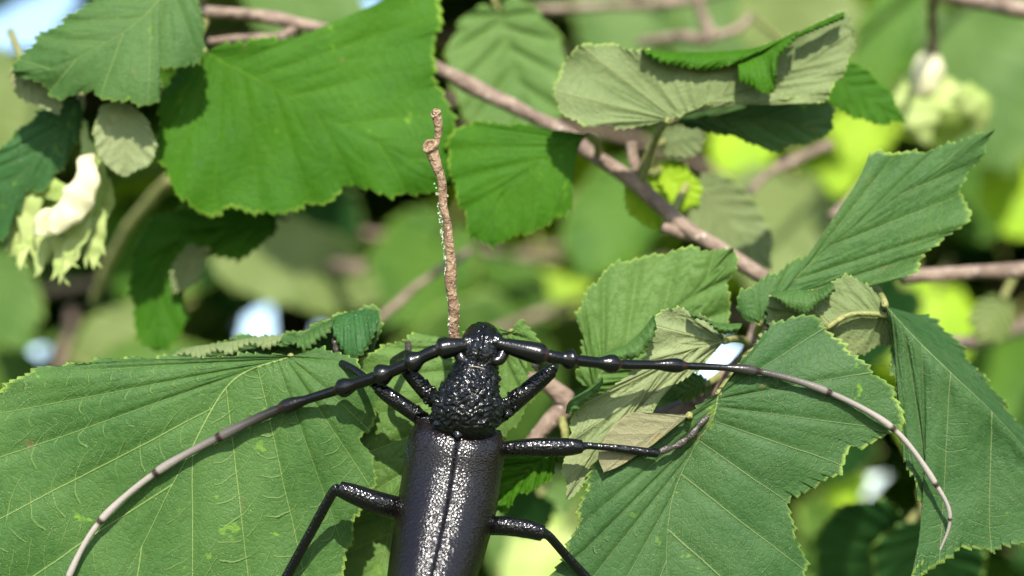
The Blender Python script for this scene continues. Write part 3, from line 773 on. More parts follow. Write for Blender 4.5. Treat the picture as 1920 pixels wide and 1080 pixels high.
# blurred leaf below the broad bright one
hero_leaf('M11', [(520, 405), (420, 430), (340, 440), (300, 520), (292, 660)],
    [(520, 405), (430, 385), (340, 392), (275, 420), (242, 500), (252, 580), (270, 640), (292, 660)],
    [(520, 405), (505, 450), (440, 480), (385, 472), (350, 500), (340, 560), (352, 610), (325, 645), (292, 660)],
    366, gy=-1.2, wave=0.8, n=160, m=12, w0=0.1, tooth=6, period=18, NV=8, mats=[M_TOPV, M_UND], label='blurred green leaf below the broad bright leaf', petiole=[(545, 395, 372), (560, 200, 372), (560, 48, 370)])
simple_leaf('M11b', (372, 470), (322, 552), 26, 26, 363, side='under', mats=[M_TOP, M_UND], tooth=2, petiole=[(390, 470, 366)])
# ------------------------------------------------------------------ hazelnut husks
def husk_lobe(name, pts, radii, mat, parent, squash=0.35, sides=12, rough=0.0002, label=None, seed=0, k=30):
    c = catmull([P(*p) for p in pts], k)
    r = np.interp(np.linspace(0, 1, k), np.linspace(0, 1, len(radii)), radii) * 0.001
    V, F = tube_geo(c, r, sides, squash)
    V = np.array(V)
    for i, v in enumerate(V):
        V[i] = v + rough * np.array(mnoise.noise_vector(Vector(v * 400 + seed)))
    uv = np.array([(0.15 + 0.7 * (i // sides) / k, 0.2 + 0.5 * ((i % sides) / sides)) for i in range(len(V))])
    base = c[0]
    me = mesh_from(name, V - base, F, [mat], uv=uv)
    return link(name, me, parent, Vector(base), label)

nutA = husk_lobe('hazelnut', [(156, 228, 352), (160, 262, 351), (172, 300, 350), (170, 345, 350), (150, 400, 350), (128, 420, 350)], [0.6, 0.8, 2.4, 3.0, 3.2, 0.6], M_HUSK, SHRUB, 0.8,
                 label='pale green hazelnut husk with fringed lobes', k=40)
husk_lobe('husk_lobe', [(168, 290, 347), (162, 335, 345.5), (140, 385, 345), (108, 418, 345), (82, 432, 345), (64, 440, 345.5)], [0.8, 2.2, 3.0, 2.6, 2.2, 0.6], M_HUSKW, nutA, 0.45, rough=0.0011, seed=2)
husk_lobe('husk_lobe', [(78, 440, 345), (78, 410, 344.6), (92, 398, 344.8), (104, 408, 345.2)], [1.4, 1.3, 1.0, 0.4], M_HUSKW, nutA, 0.7, seed=3)
r5 = random.Random(5)
lob = [((150, 370, 350), (70, 355, 351), (52, 400, 351), (50, 450, 351), (34, 508, 350)), ((120, 400, 350), (95, 440, 350), (82, 480, 350), (72, 518, 350)), ((140, 400, 349), (118, 450, 349), (112, 490, 349), (106, 522, 349)),
       ((150, 390, 348), (142, 445, 348), (130, 480, 348), (118, 516, 348)), ((168, 380, 350), (176, 430, 350), (178, 465, 350), (176, 508, 350)), ((60, 365, 353), (40, 415, 353), (24, 450, 353), (6, 470, 353)),
       ((180, 340, 350), (190, 380, 351), (182, 420, 351), (186, 452, 350)), ((110, 370, 354), (85, 400, 354), (96, 450, 353), (90, 490, 352))]
for sd, pts in enumerate(lob):
    main = husk_lobe('husk_lobe', pts, [2.3, 2.6, 1.5, 0.12] if len(pts) == 4 else [1.2, 2.2, 2.4, 1.3, 0.12], M_HUSK, nutA, 0.16, seed=sd + 4, rough=0.0007)
    for q in range(3):
        t0 = np.array(pts[-2], float); t1 = np.array(pts[-1], float)
        a0 = t0 + (t1 - t0) * r5.uniform(-0.5, 0.4) + [r5.uniform(-8, 8), -8, 0]
        husk_lobe('husk_tip', [tuple(a0), tuple(a0 + [r5.uniform(-8, 8), 18, 0]), tuple(a0 + [r5.uniform(-16, 16), 40 + r5.uniform(-8, 8), 0])], [0.8, 0.5, 0.1], M_HUSK, main, 0.3, 8, 0.0002, seed=q, k=10)
branch([(156, 232, 352), (152, 200, 356), (170, 120, 364), (330, 22, 372)], [0.5, 0.5, 0.6, 0.8], mat=M_PET, name='stalk', parent=nutA, k=20)

nutB = husk_lobe('hazelnut', [(1762, 150, 442), (1766, 170, 442), (1772, 205, 442), (1776, 245, 442), (1778, 268, 442)], [2.0, 6.5, 9.2, 7.0, 1.0], M_HUSK, SHRUB, 0.9, sides=18,
                 label='round yellow green hazelnut husk, blurred behind the pointed leaf', k=40, rough=0.0006)
for sd, pts, rad in [(21, [(1740, 190, 434), (1725, 230, 434), (1738, 270, 435)], [3.5, 4.0, 1.0]), (22, [(1800, 170, 434), (1832, 205, 435), (1838, 250, 437)], [3.0, 3.5, 1.0]), (23, [(1700, 155, 438), (1690, 190, 438), (1712, 230, 438)], [1.0, 2.0, 1.2])]:
    husk_lobe('husk_lobe', pts, rad, M_HUSK, nutB, 0.4, seed=sd, rough=0.0005)
husk_lobe('husk_lobe', [(1742, 108, 440), (1742, 130, 438), (1732, 160, 438), (1712, 185, 439)], [2.6, 3.6, 3.4, 1.0], M_HUSKW, nutB, 0.7, seed=24, rough=0.0005)
branch([(1765, 155, 442), (1752, 100, 440), (1748, 40, 425), (1750, -18, 400)], [1.4, 1.2, 1.1, 1.2], name='stalk', parent=nutB, k=20)

# ------------------------------------------------------------------ the beetle
# All body coordinates: photo pixel, distance in mm; radii in photo pixels at that distance.
SETBACK = 1.6                           # mm, beetle resting close to the leaves
def PB(px, py, d): return P(px, py, np.asarray(d) + SETBACK)
def cs(px, py, d):
    """camera-space mm (right, up, forward)"""
    d = d + SETBACK
    return np.array([(px - 960) / FPX * d, (540 - py) / FPX * d, d])
PXMM = 305.0 / FPX                      # mm per photo pixel at the beetle

def loft(stations, sides=20, power=1.0):
    """stations: (px, py, d, half width px, half height px). Lateral axis lies in the picture plane."""
    st = np.array(stations, float)
    c = np.array([cs(*s[:3]) for s in st])
    k = max(8, len(st) * 6)
    cc = catmull(np.hstack([c, st[:, 3:5] * PXMM]), k)
    path = cc[:, :3]; rw = np.clip(cc[:, 3], 0.02, None); rh = np.clip(cc[:, 4], 0.02, None)
    tan = np.gradient(path, axis=0); tan /= np.linalg.norm(tan, axis=1)[:, None]
    V = []; F = []
    for i in range(k):
        b = np.cross(tan[i], np.array([0, 0, -1.0])); b /= np.linalg.norm(b) + 1e-9
        n = np.cross(b, tan[i])
        for q in range(sides):
            a = 2 * math.pi * q / sides
            V.append(path[i] + b * rw[i] * math.cos(a) + n * rh[i] * math.sin(a))
    for i in range(k - 1):
        for q in range(sides):
            q2 = (q + 1) % sides
            F.append((i * sides + q, i * sides + q2, (i + 1) * sides + q2, (i + 1) * sides + q))
    i0 = len(V)
    V.append(path[0]); V.append(path[-1])
    for q in range(sides):
        q2 = (q + 1) % sides
        F.append((i0, q2, q)); F.append((i0 + 1, (k - 1) * sides + q, (k - 1) * sides + q2))
    return V, F

def merge(parts):
    V = []; F = []
    for v, f in parts:
        o = len(V); V += list(v); F += [tuple(i + o for i in x) for x in f]
    return V, F

def cs_world(A):
    A = np.asarray(A, float) * 0.001
    return CAM + A[:, :1] * AX_R + A[:, 1:2] * AX_U + A[:, 2:3] * AX_F

body_parts = [
    # head, bent down in front
    loft([(907, 622, 311, 22, 18), (905, 632, 307.5, 34, 30), (903, 646, 304.8, 40, 40), (900, 664, 304, 43, 42), (896, 680, 304.2, 39, 39), (891, 700, 304.4, 37, 36)]),
    # antennal bases
    loft([(892, 652, 302.8, 12, 12), (878, 645, 302.6, 17, 16), (866, 641, 302.8, 15, 14)], 14),
    loft([(912, 650, 302.8, 12, 12), (928, 642, 302.6, 17, 16), (942, 640, 302.8, 15, 14)], 14),
    # mandibles under the brow
    loft([(893, 632, 306.0, 10, 10), (890, 622, 309.0, 9, 9), (899, 615, 312.5, 5, 5)], 12),
    loft([(916, 632, 306.0, 10, 10), (919, 622, 309.0, 9, 9), (911, 615, 312.5, 5, 5)], 12),
    # pronotum: collar, bulging sides, hind collar
    loft([(893, 688, 304.6, 37, 36), (891, 697, 304.0, 46, 44), (888, 710, 303.6, 47, 46), (885, 724, 303.3, 52, 49), (881, 742, 303.0, 60, 53), (877, 760, 302.9, 65, 55), (873, 776, 303.0, 65, 54), (869, 788, 303.4, 63, 50), (867, 797, 304.0, 62, 46), (866, 804, 305.0, 60, 38)], 28),
    loft([(838, 752, 305, 24, 20), (818, 746, 305, 15, 13), (804, 740, 305.3, 4, 4)], 12),
    loft([(920, 766, 305, 24, 20), (940, 762, 305, 15, 13), (952, 757, 305.3, 4, 4)], 12),
    # abdomen below the wing cases
    loft([(866, 800, 306.0, 54, 36), (858, 850, 306.4, 78, 40), (845, 930, 305.6, 78, 46), (828, 1020, 303.2, 74, 52), (806, 1130, 299.0, 62, 56), (785, 1220, 295.4, 40, 40), (774, 1256, 293.4, 12, 14)], 24),
]
# legs: (px, py, d, r)
LEGS = [
    # left front
    ([(840, 770, 307, 16), (815, 750, 307, 17), (788, 722, 306.8, 16), (765, 698, 307, 13), (756, 688, 307.2, 11)],
     [(756, 688, 307.2, 9), (742, 686, 308, 8), (738, 678, 310, 8), (752, 668, 313.5, 8), (764, 662, 316, 9)],
     [(764, 662, 316, 9), (766, 652, 317.2, 9), (764, 640, 318.4, 8)]),
    # left middle
    ([(838, 812, 307, 16), (805, 794, 307, 15), (770, 770, 306.8, 16), (728, 741, 306.6, 15), (708, 726, 306.8, 12)],
     [(708, 726, 306.8, 9), (690, 712, 308.5, 8), (662, 692, 311, 8), (640, 682, 313.6, 9)],
     [(640, 682, 313.6, 9), (632, 664, 315.6, 8), (628, 646, 317.5, 7), (624, 634, 318.6, 6)]),
    # left hind
    ([(770, 965, 306, 20), (745, 953, 306, 22), (705, 942, 305, 22), (660, 925, 304.4, 19), (635, 916, 304.4, 15)],
     [(635, 916, 304.4, 11), (624, 924, 304.8, 10), (590, 985, 307, 10), (548, 1062, 309.2, 10), (520, 1115, 310.4, 11)],
     [(520, 1115, 310.4, 11), (508, 1140, 310.4, 10), (494, 1162, 310.2, 9), (486, 1180, 310, 7)]),
    # right front
    ([(915, 790, 307, 17), (942, 772, 307, 18), (978, 742, 306.6, 18), (1015, 711, 306.8, 16), (1036, 694, 307, 13)],
     [(1036, 694, 307, 10), (1040, 684, 309, 9), (1030, 681, 313.5, 9), (1018, 684, 316.5, 9)],
     [(1018, 684, 316.5, 9), (1008, 690, 317.2, 9), (1002, 684, 317.6, 8), (1000, 674, 317.6, 5)]),
    # right middle
    ([(905, 845, 308, 15), (942, 842, 308, 15), (985, 839, 307.6, 17), (1030, 839, 307.4, 19), (1070, 838, 307.6, 17), (1092, 837, 307.8, 13)],
     [(1092, 837, 307.8, 9), (1106, 836, 308, 7), (1160, 841, 308.8, 8), (1215, 848, 309.6, 9), (1234, 850, 310.0, 9)],
     [(1234, 849, 310.0, 8), (1250, 842, 310.6, 9), (1272, 834, 311.2, 9), (1296, 816, 311.3, 9), (1312, 796, 311.6, 8), (1330, 780, 312.0, 6)]),
    # right hind
    ([(890, 985, 306, 18), (915, 986, 305.6, 18), (950, 986, 305, 19), (990, 992, 304.8, 18), (1018, 1000, 305, 16)],
     [(1018, 1000, 305, 11), (1030, 1006, 305.6, 9), (1060, 1040, 308, 9), (1098, 1082, 310.2, 10), (1115, 1102, 311.2, 10)],
     [(1115, 1102, 311.2, 9), (1130, 1125, 311.2, 9), (1140, 1150, 311, 8)]),
]
tarsi = []
for fem, tib, tar in LEGS:
    body_parts.append(loft([(x, y, d, r, r * 0.9) for x, y, d, r in fem], 14))
    body_parts.append(loft([(x, y, d, r, r * 0.9) for x, y, d, r in tib], 12))
    # tarsus: four bead-like lobes along the path
    tp = catmull([(x, y, d, r) for x, y, d, r in tar], 25)
    lob = 0.58 + 0.34 * np.abs(np.sin(np.linspace(0, 4 * math.pi, 25)))
    body_parts.append(loft([(q[0], q[1], q[2], q[3] * l, q[3] * l * 0.6) for q, l in zip(tp, lob)], 10))
    tarsi.append(np.array([cs(q[0], q[1], q[2]) for q in tp[2:]]))

Vb, Fb = merge(body_parts)
tmp = bpy.data.meshes.new('tmp_body'); tmp.from_pydata([tuple(v) for v in Vb], [], Fb); tmp.update()
to = bpy.data.objects.new('tmp_body', tmp); COL.objects.link(to)
md = to.modifiers.new('r', 'REMESH'); md.mode = 'VOXEL'; md.voxel_size = 0.17; md.use_smooth_shade = True
ms = to.modifiers.new('s', 'SMOOTH'); ms.factor = 0.5; ms.iterations = 3
dg = bpy.context.evaluated_depsgraph_get()
ev = to.evaluated_get(dg).to_mesh()
nb = len(ev.vertices)
VB = np.empty(nb * 3); ev.vertices.foreach_get('co', VB); VB = VB.reshape(-1, 3)
NB = np.empty(nb * 3); ev.vertices.foreach_get('normal', NB); NB = NB.reshape(-1, 3)
FB = [tuple(p.vertices) for p in ev.polygons]
to.evaluated_get(dg).to_mesh_clear()
bpy.data.objects.remove(to); bpy.data.meshes.remove(tmp)
# wrinkled pronotum and head
pxs = 960 + VB[:, 0] / VB[:, 2] * FPX; pys = 540 - VB[:, 1] / VB[:, 2] * FPX
ax_x = np.interp(pys, [690, 806], [892, 866])
inpro = np.clip((pys - 692) / 14, 0.25, 1) * (pys > 684) * np.clip((808 - pys) / 12, 0.15, 1) * (pys < 812) * (np.abs(pxs - ax_x) < 92) * (VB[:, 2] < 309)
inhead = np.clip((700 - pys) / 10, 0, 1) * (np.abs(pxs - 902) < 60) * (VB[:, 2] < 311)
idx = np.nonzero((inpro > 0) | (inhead > 0))[0]
for i in idx:
    p = VB[i]
    # rugae: warped, mostly transverse folds
    wv = mnoise.noise(Vector((p[0] * 0.55, p[1] * 0.55, p[2] * 0.5)))
    vd = mnoise.voronoi(Vector((p[0] * 1.05 + wv, p[1] * 1.25, p[2] * 1.05)))[0]
    gran = 0.62 - vd[0]
    fold = mnoise.noise(Vector((p[0] * 0.75 + wv, p[1] * 1.35 + 2 * wv, p[2] * 0.75 + 7)))
    f2 = mnoise.noise(Vector((p[0] * 2.1, p[1] * 2.6, p[2] * 2.1)))
    h = inpro[i] * (0.36 * gran + 0.42 * (abs(fold) * 2 - 0.5) + 0.13 * f2)
    h += inhead[i] * (0.10 * (abs(fold) * 2 - 0.5) + 0.05 * f2)
    # groove between the antennae
    h -= inhead[i] * 0.5 * math.exp(-((pxs[i] - 903 + (pys[i] - 640) * 0.12) / 5.0) ** 2) * (1 if VB[i][2] < 306 else 0)
    VB[i] = p + NB[i] * h
# tarsal pads get their own colour
fc = np.array([VB[list(f)].mean(0) for f in FB])
fm = np.zeros(len(FB), int)
for t in tarsi:
    near = np.min(np.linalg.norm(fc[:, None, :] - t[None, ::3, :], axis=2), axis=1) < 0.95
    # the hairy, pale soles and edges only
    fm[near] = 1
origin = cs_world(np.array([cs(850, 900, 311)]))[0]
WB = cs_world(VB) - origin
bm_me = mesh_from('longhorn_beetle', WB, FB, [M_BLACK, M_TARS], fm)
BEETLE = link('longhorn_beetle', bm_me, None, Vector(origin))
tag(BEETLE, 'black longhorn beetle with very long curved antennae clinging to the leaves', 'beetle')

# wing cases
AXIS = [(862, 797), (857, 830), (848, 890), (838, 950), (824, 1015), (808, 1085), (790, 1165), (776, 1230), (768, 1268)]
HWL = [74, 86, 88, 88, 84, 78, 67, 42, 4]
DTOP = [303.2, 300.4, 299.2, 297.4, 294.9, 292.0, 289.2, 288.8, 290.0]
DSID = [304.5, 305.4, 305.2, 304.0, 301.8, 299.2, 295.8, 292.8, 291.0]
def elytron(sgn):
    n = 150; m = 40
    ctl = np.hstack([np.array(AXIS, float), np.array(HWL)[:, None], np.array(DTOP)[:, None], np.array(DSID)[:, None]])
    c = catmull(ctl * np.array([1, 1, 1, 20, 20]), n) / np.array([1, 1, 1, 20, 20])
    t = np.gradient(c[:, :2], axis=0); t /= np.linalg.norm(t, axis=1)[:, None]
    lat = np.stack([-t[:, 1], t[:, 0]], 1)          # points right in the picture (y down)
    if lat[:, 0].sum() < 0: lat = -lat
    ph = np.linspace(0.0, math.pi * 0.60, m)
    G_ = np.empty((n, m, 3))
    for j, a in enumerate(ph):
        s = math.sin(a) ** 0.82 if a <= math.pi / 2 else math.sin(a)
        cc = math.cos(a)
        cc = math.copysign(abs(cc) ** 1.05, cc)
        off = c[:, 2] * s
        if j == 0: off = off + 0.05
        d = c[:, 4] + (c[:, 3] - c[:, 4]) * cc
        # sutural groove, then a faint raised rib beside it, and the raised outer rim
        d = d + 0.05 * np.exp(-(off / 1.0) ** 2) - 0.10 * np.exp(-((off - 6) / 3.0) ** 2)
        rim = math.exp(-((a - math.pi * 0.5) / 0.06) ** 2)
        off = off + 2.0 * rim
        x = c[:, 0] + sgn * lat[:, 0] * off; y = c[:, 1] + sgn * lat[:, 1] * off
        # slightly hollow shoulders: humeral bump
        hum = np.exp(-((np.arange(n) - 12) / 9.0) ** 2) * math.exp(-((a - 1.0) / 0.3) ** 2)
        d = d - 0.5 * hum
        G_[:, j] = PB(x, y, d)
    A = G_.reshape(-1, 3)
    base = G_[0, 0].copy()
    F = []
    for i in range(n - 1):
        for j in range(m - 1):
            q = (i * m + j, i * m + j + 1, (i + 1) * m + j + 1, (i + 1) * m + j)
            F.append(q if sgn > 0 else q[::-1])
    me = mesh_from('elytron', A - base, F, [M_ELYT])
    o = link('elytron', me, BEETLE, Vector(base))
    j = int(round((m - 1) * 0.5 / 0.60))
    e = G_[::3, j] - 0.00012 * AX_F
    tube('outer_margin', e, 0.00016, M_BLACK, o, 6)
    so = o.modifiers.new('thickness', 'SOLIDIFY'); so.thickness = 0.00025; so.offset = -1.0
    return o
eL = elytron(-1); eR = elytron(1)

# eyes: kidney-shaped, wrapped round the antennal bases
for pts in ([(938, 650, 303.4), (942, 662, 302.7), (935, 675, 302.1), (921, 677, 301.6)], [(868, 654, 303.4), (863, 665, 302.7), (869, 676, 302.1), (882, 678, 301.6)]):
    c = catmull([PB(*p) for p in pts], 16)
    tube('eye', c, np.array([0.5, 0.8, 1.0, 1.05, 1.1, 1.1, 1.1, 1.05, 1.0, 1.0, 0.95, 0.9, 0.85, 0.8, 0.7, 0.4]) * 0.001 * 0.95, M_EYE, BEETLE, 14)
# pale hair lines at the joints
for pts in ([(850, 690, 302.4), (868, 687, 300.9), (890, 687, 300.4), (912, 693, 300.9), (930, 704, 302.6), (934, 716, 303.6)],
            [(808, 800, 303.2), (824, 796, 301.4), (845, 797, 300.3), (868, 801, 299.9), (892, 806, 300.4), (910, 813, 301.3), (922, 822, 302.8)]):
    c = catmull([PB(*p) for p in pts], 40)
    tube('hair_fringe', c, 0.00007, M_RIM, BEETLE, 6, 0.00012)
# scutellum
sv = [PB(x, y, d) for x, y, d in [(846, 800, 300.6), (874, 804, 300.4), (868, 815, 299.9), (857, 824, 299.6), (850, 813, 299.9), (860, 811, 299.4)]]
b0 = sv[0].copy()
link('scutellum', mesh_from('scutellum', np.array(sv) - b0, [(0, 1, 5), (1, 2, 5), (2, 3, 5), (3, 4, 5), (4, 0, 5)], [M_BLACK]), BEETLE, Vector(b0))

# antennae
ANT = [
  # left: px, py, d, radius px
  [(880, 646, 302.4, 19), (820, 657, 302.2, 20), (764, 683, 303.0, 19), (708, 706, 305.0, 19), (633, 731, 308.0, 16), (524, 767, 310.0, 12.5), (408, 821, 310.4, 10), (290, 888, 310.3, 8.5), (186, 980, 310.0, 7.5), (126, 1088, 309.4, 6.5), (92, 1200, 308.9, 4), (82, 1270, 308.6, 2)],
  [(926, 643, 302.4, 19), (1027, 667, 302.2, 20), (1078, 675, 303.4, 18), (1160, 683, 306.4, 16), (1285, 686, 309.4, 12), (1425, 697, 310.8, 8.5), (1557, 737, 311.0, 7.4), (1677, 806, 311.2, 6.8), (1757, 912, 311.6, 6), (1781, 975, 312.2, 4), (1754, 1052, 313.6, 2)]]
def antenna(nodes, bow):
    nd = np.array(nodes, float)
    fine = catmull(nd[:, :3], 600)
    # node parameters on the fine curve
    prm = [np.argmin(np.linalg.norm(fine[:, :2] - q[:2], axis=1)) / 599 for q in nd]
    path = []; rad = []; al = []; kn = []
    K = len(nd) - 1
    for k in range(K):
        r0, r1 = nd[k, 3], nd[k + 1, 3]
        t0, t1 = prm[k], prm[k + 1]
        last = (k == K - 1)
        early = k <= 4
        for s in np.linspace(0, 1, 26):
            tt = t0 + (t1 - t0) * s
            p = np.array([np.interp(tt, np.linspace(0, 1, 600), fine[:, j]) for j in range(3)])
            base_r = r0 * (1 - s) + r1 * s
            if k == 0:
                prof = 0.62 + 0.42 * math.sin(math.pi * min(1, s / 0.86) / 2) ** 1.5 - 0.42 * max(0, (s - 0.86) / 0.14) ** 2
            elif last:
                prof = 0.85
            else:
                lo, sw = (0.62, 0.50) if early else (0.80, 0.22)
                up = 0.5 - 0.5 * math.cos(math.pi * min(1, max(0, (s - 0.50) / 0.36)))
                dn = max(0, (s - 0.88) / 0.12) ** 2
                prof = lo + sw * up * (1 - 0.85 * dn)
                if s < 0.06: prof *= 0.9
            path.append(PB(*p)); rad.append(base_r * prof * PXMM * 0.001)
            al.append(k / K + s / K); kn.append(1.0 if (s > 0.93 or s < 0.02) and not last else 0.0)
    # drop duplicate joints
    path = np.array(path); keep = np.concatenate([[True], np.linalg.norm(np.diff(path, axis=0), axis=1) > 1e-6])
    path = path[keep]; rad = np.array(rad)[keep]; al = np.array(al)[keep]; kn = np.array(kn)[keep]
    sides = 14
    V, F = tube_geo(path, rad, sides)
    base = path[0]
    me = mesh_from('antenna', np.array(V) - base, F, [M_ANT])
    a = me.attributes.new('along', 'FLOAT', 'POINT'); a.data.foreach_set('value', np.repeat(al, sides).astype(np.float32))
    a = me.attributes.new('knot', 'FLOAT', 'POINT'); a.data.foreach_set('value', np.repeat(kn, sides).astype(np.float32))
    return link('antenna', me, BEETLE, Vector(base))
antenna(ANT[0], 0); antenna(ANT[1], 0)
# ------------------------------------------------------------------ blurred leaves further back, each at its own place
BG = [
 # base, tip, wl, wr, d, mats, side, gy
 ((480, -40), (700, 60), 90, 90, 420, 'L', 'top', -2),
 ((1230, -30), (1100, 110), 90, 110, 500, 'P', 'top', -2),
 ((1260, -20), (1440, 110), 110, 100, 505, 'P', 'top', -2),
 ((1420, -20), (1640, 100), 90, 110, 470, 'U', 'under', -1),
 ((1700, -30), (1620, 200), 60, 60, 430, 'V', 'top', -2),
 ((1800, 20), (1900, 330), 130, 150, 460, 'L', 'top', -1.5),
 ((-40, 120), (60, 340), 80, 80, 430, 'U', 'under', -1),
 ((420, 470), (720, 560), 100, 70, 480, 'U', 'under', -1),
 ((310, 590), (130, 680), 60, 60, 470, 'U', 'under', -1),
 ((-20, 480), (50, 660), 60, 60, 420, 'L', 'top', -1),
 ((840, 430), (720, 620), 90, 100, 520, 'V', 'top', -2),
 ((900, 500), (1010, 660), 90, 90, 540, 'V', 'top', -2),
 ((1210, 330), (1080, 520), 80, 90, 470, 'V', 'top', -2),
 ((1010, 470), (1075, 690), 70, 80, 560, 'Y', 'top', -2),
 ((1390, 225), (1400, 360), 60, 60, 480, 'Y', 'top', -2),
 ((1660, 215), (1400, 450), 60, 70, 500, 'Y', 'top', -2),
 ((1480, 330), (1420, 560), 110, 110, 470, 'U', 'under', -1.5),
 ((1880, 310), (1930, 450), 50, 60, 480, 'Y', 'top', -2),
 ((1650, 60), (1600, 130), 50, 50, 520, 'Y', 'top', -2),
 ((1760, 540), (1700, 700), 100, 100, 480, 'Y', 'top', -1.5),
 ((1880, 560), (1840, 640), 40, 40, 410, 'U', 'under', -1),
 ((1900, 620), (1800, 860), 120, 100, 520, 'V', 'top', -1.5),
 ((1010, 910), (985, 1130), 90, 100, 460, 'L', 'top', -2),
 ((1060, 990), (960, 1120), 70, 70, 440, 'W', 'top', -8),
 ((1610, 890), (1560, 945), 36, 36, 470, 'Y', 'top', -2),
 ((560, 360), (640, 500), 90, 90, 540, 'D', 'top', 6),  # D leaves: low albedo and turned from the sun, standing in for shaded gaps
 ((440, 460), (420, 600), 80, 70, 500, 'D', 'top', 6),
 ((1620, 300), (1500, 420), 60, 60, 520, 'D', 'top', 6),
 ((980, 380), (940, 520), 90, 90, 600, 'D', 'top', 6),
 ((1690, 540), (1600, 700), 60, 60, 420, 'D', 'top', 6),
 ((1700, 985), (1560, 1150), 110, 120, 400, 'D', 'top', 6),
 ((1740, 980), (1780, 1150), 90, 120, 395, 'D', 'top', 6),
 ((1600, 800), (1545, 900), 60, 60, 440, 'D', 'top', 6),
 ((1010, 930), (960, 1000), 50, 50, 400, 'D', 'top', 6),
 ((1860, 440), (1790, 300), 60, 60, 520, 'V', 'top', -1),
]
MM = {'L': [B_TOPL, B_UND], 'P': [B_TOPL, B_UND], 'U': [B_TOP, B_UND], 'V': [B_TOPV, B_UND], 'Y': [M_GLOW, M_GLOWU], 'D': [B_TOPD, B_UND], 'T': [B_TOP, B_UND], 'W': [M_HUSK, M_HUSK]}
BG = [(b, t, wl, wr, d + (130 if d > 415 else 0), k, sd, gy * (4.5 if k == 'Y' else 1.6)) for (b, t, wl, wr, d, k, sd, gy) in BG]
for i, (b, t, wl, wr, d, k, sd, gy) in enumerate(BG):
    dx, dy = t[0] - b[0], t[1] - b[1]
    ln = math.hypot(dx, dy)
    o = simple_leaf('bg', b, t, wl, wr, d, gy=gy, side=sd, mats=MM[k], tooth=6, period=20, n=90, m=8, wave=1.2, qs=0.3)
    p0 = (b[0] - dx / ln * 60, b[1] - dy / ln * 60, d + 12)
    tube('petiole', catmull([P(*b, d), P(*p0)], 6), 0.0008, M_PET, o, 6)

# ------------------------------------------------------------------ the shrub's stems and the rest of its foliage
STEMS = [((0.02, 0.80, 0), (-0.05, 0.78, 1.2), (-0.16, 0.80, 2.3)), ((0.10, 0.78, 0), (0.16, 0.72, 1.1), (0.34, 0.76, 2.2)), ((0.06, 0.86, 0), (0.04, 0.98, 1.2), (0.0, 1.05, 2.4)), ((-0.03, 0.86, 0), (-0.30, 0.92, 1.2), (-0.52, 0.95, 2.1)), ((0.14, 0.88, 0), (0.44, 1.0, 1.2), (0.66, 1.1, 2.1))]
stem_pts = []
for i, s in enumerate(STEMS):
    c = catmull(s, 50)
    tube('stem', c, np.linspace(0.014, 0.006, 50), M_STEM, SHRUB, 12, 0.002, seed=i * 3)
    stem_pts.append(c[18:])

def local_leaf(seed, mats, curl, length=0.082):
    r_ = np.random.default_rng(seed)
    ln = 100.0
    wl, wr = r_.uniform(38, 48), r_.uniform(38, 48)
    L = [(-x * 2 * wl, y * ln) for x, y in OUT_HALF]; R = [(x * 2 * wr, y * ln) for x, y in OUT_HALF]
    mid = [(0, 0), (2, 30), (0, 65), (0, 100)]
    X, Y, W, V = leaf_grid(mid, L, R, 64, 6, 0.16, 2.2, 7.0, 7, seed)
    Z = -curl * 12 * (Y / ln) ** 2 - 5 * np.abs(V) ** 1.5 * r_.uniform(-0.5, 1.2) + 1.6 * np.sin(X / 13 + seed) * np.cos(Y / 17 + seed) + quilt(W, V, 7, 0.8)
    pos = np.stack([X, Y, Z], -1) * (length / 100)
    return grid_mesh('leaf', pos, W, V, mats, np.array([0, 0, -1.0]), 0.00028, 0)
PROTO = [local_leaf(101, MM['T'], 0.6), local_leaf(102, MM['V'], 1.0), local_leaf(103, MM['D'], 0.3), local_leaf(104, MM['L'], 0.9), local_leaf(105, MM['T'], 1.6), local_leaf(106, MM['Y'], 0.7)]
PW = [0.28, 0.26, 0.16, 0.12, 0.12, 0.06]

# openings through which the sky shows (direction only: photo pixel, radius px)
HOLES = [(40, 20, 42), (712, 18, 34), (662, 358, 26), (525, 612, 42), (75, 625, 22), (12, 702, 14), (1345, 672, 28), (1668, 908, 27), (1842, 440, 24), (1638, 100, 18)]
def blocks_hole(pts):
    x, y, d = to_px(pts)
    if (d < 50).any(): return False
    for hx, hy, hr in HOLES:
        if (np.hypot(x - hx, y - hy) < hr * 1.1 + 9000.0 / d.mean()).any(): return True
    return False
# leaves kept in the sun: foliage that would shade them is left out
SUNLIT = [P((b[0] * 0.6 + t[0] * 0.4 + k), (b[1] * 0.6 + t[1] * 0.4), d) for (b, t, wl, wr, d, kk, sd_, gy) in BG if kk in 'LPYUVW' for k in (-30, 30)] + [P(1775, 210, 436), P(1740, 140, 436)]
SUNLIT = np.array(SUNLIT); SD = np.array(sun_dir)
def blocks_sun(pts):
    r = pts[:, None, :] - SUNLIT[None]
    t = r @ SD
    q = np.linalg.norm(r - t[..., None] * SD, axis=2)
    return bool(((t > 0.015) & (q < 0.024)).any())
GX, GY = 96, 54
cover = np.zeros((GY, GX), int)
def mark(x, y, rad):
    """note where in the view there is foliage"""
    m = np.zeros((GY, GX), bool)
    r = int(max(0, round(rad / 20)))
    for a, b in zip(x, y):
        i, j = int(b // 20), int(a // 20)
        if -r <= i < GY + r and -r <= j < GX + r:
            m[max(0, i - r):max(0, i + r + 1), max(0, j - r):max(0, j + r + 1)] = True
    cover[m] += 1
for x_, y_ in COVER: mark(x_, y_, 10)

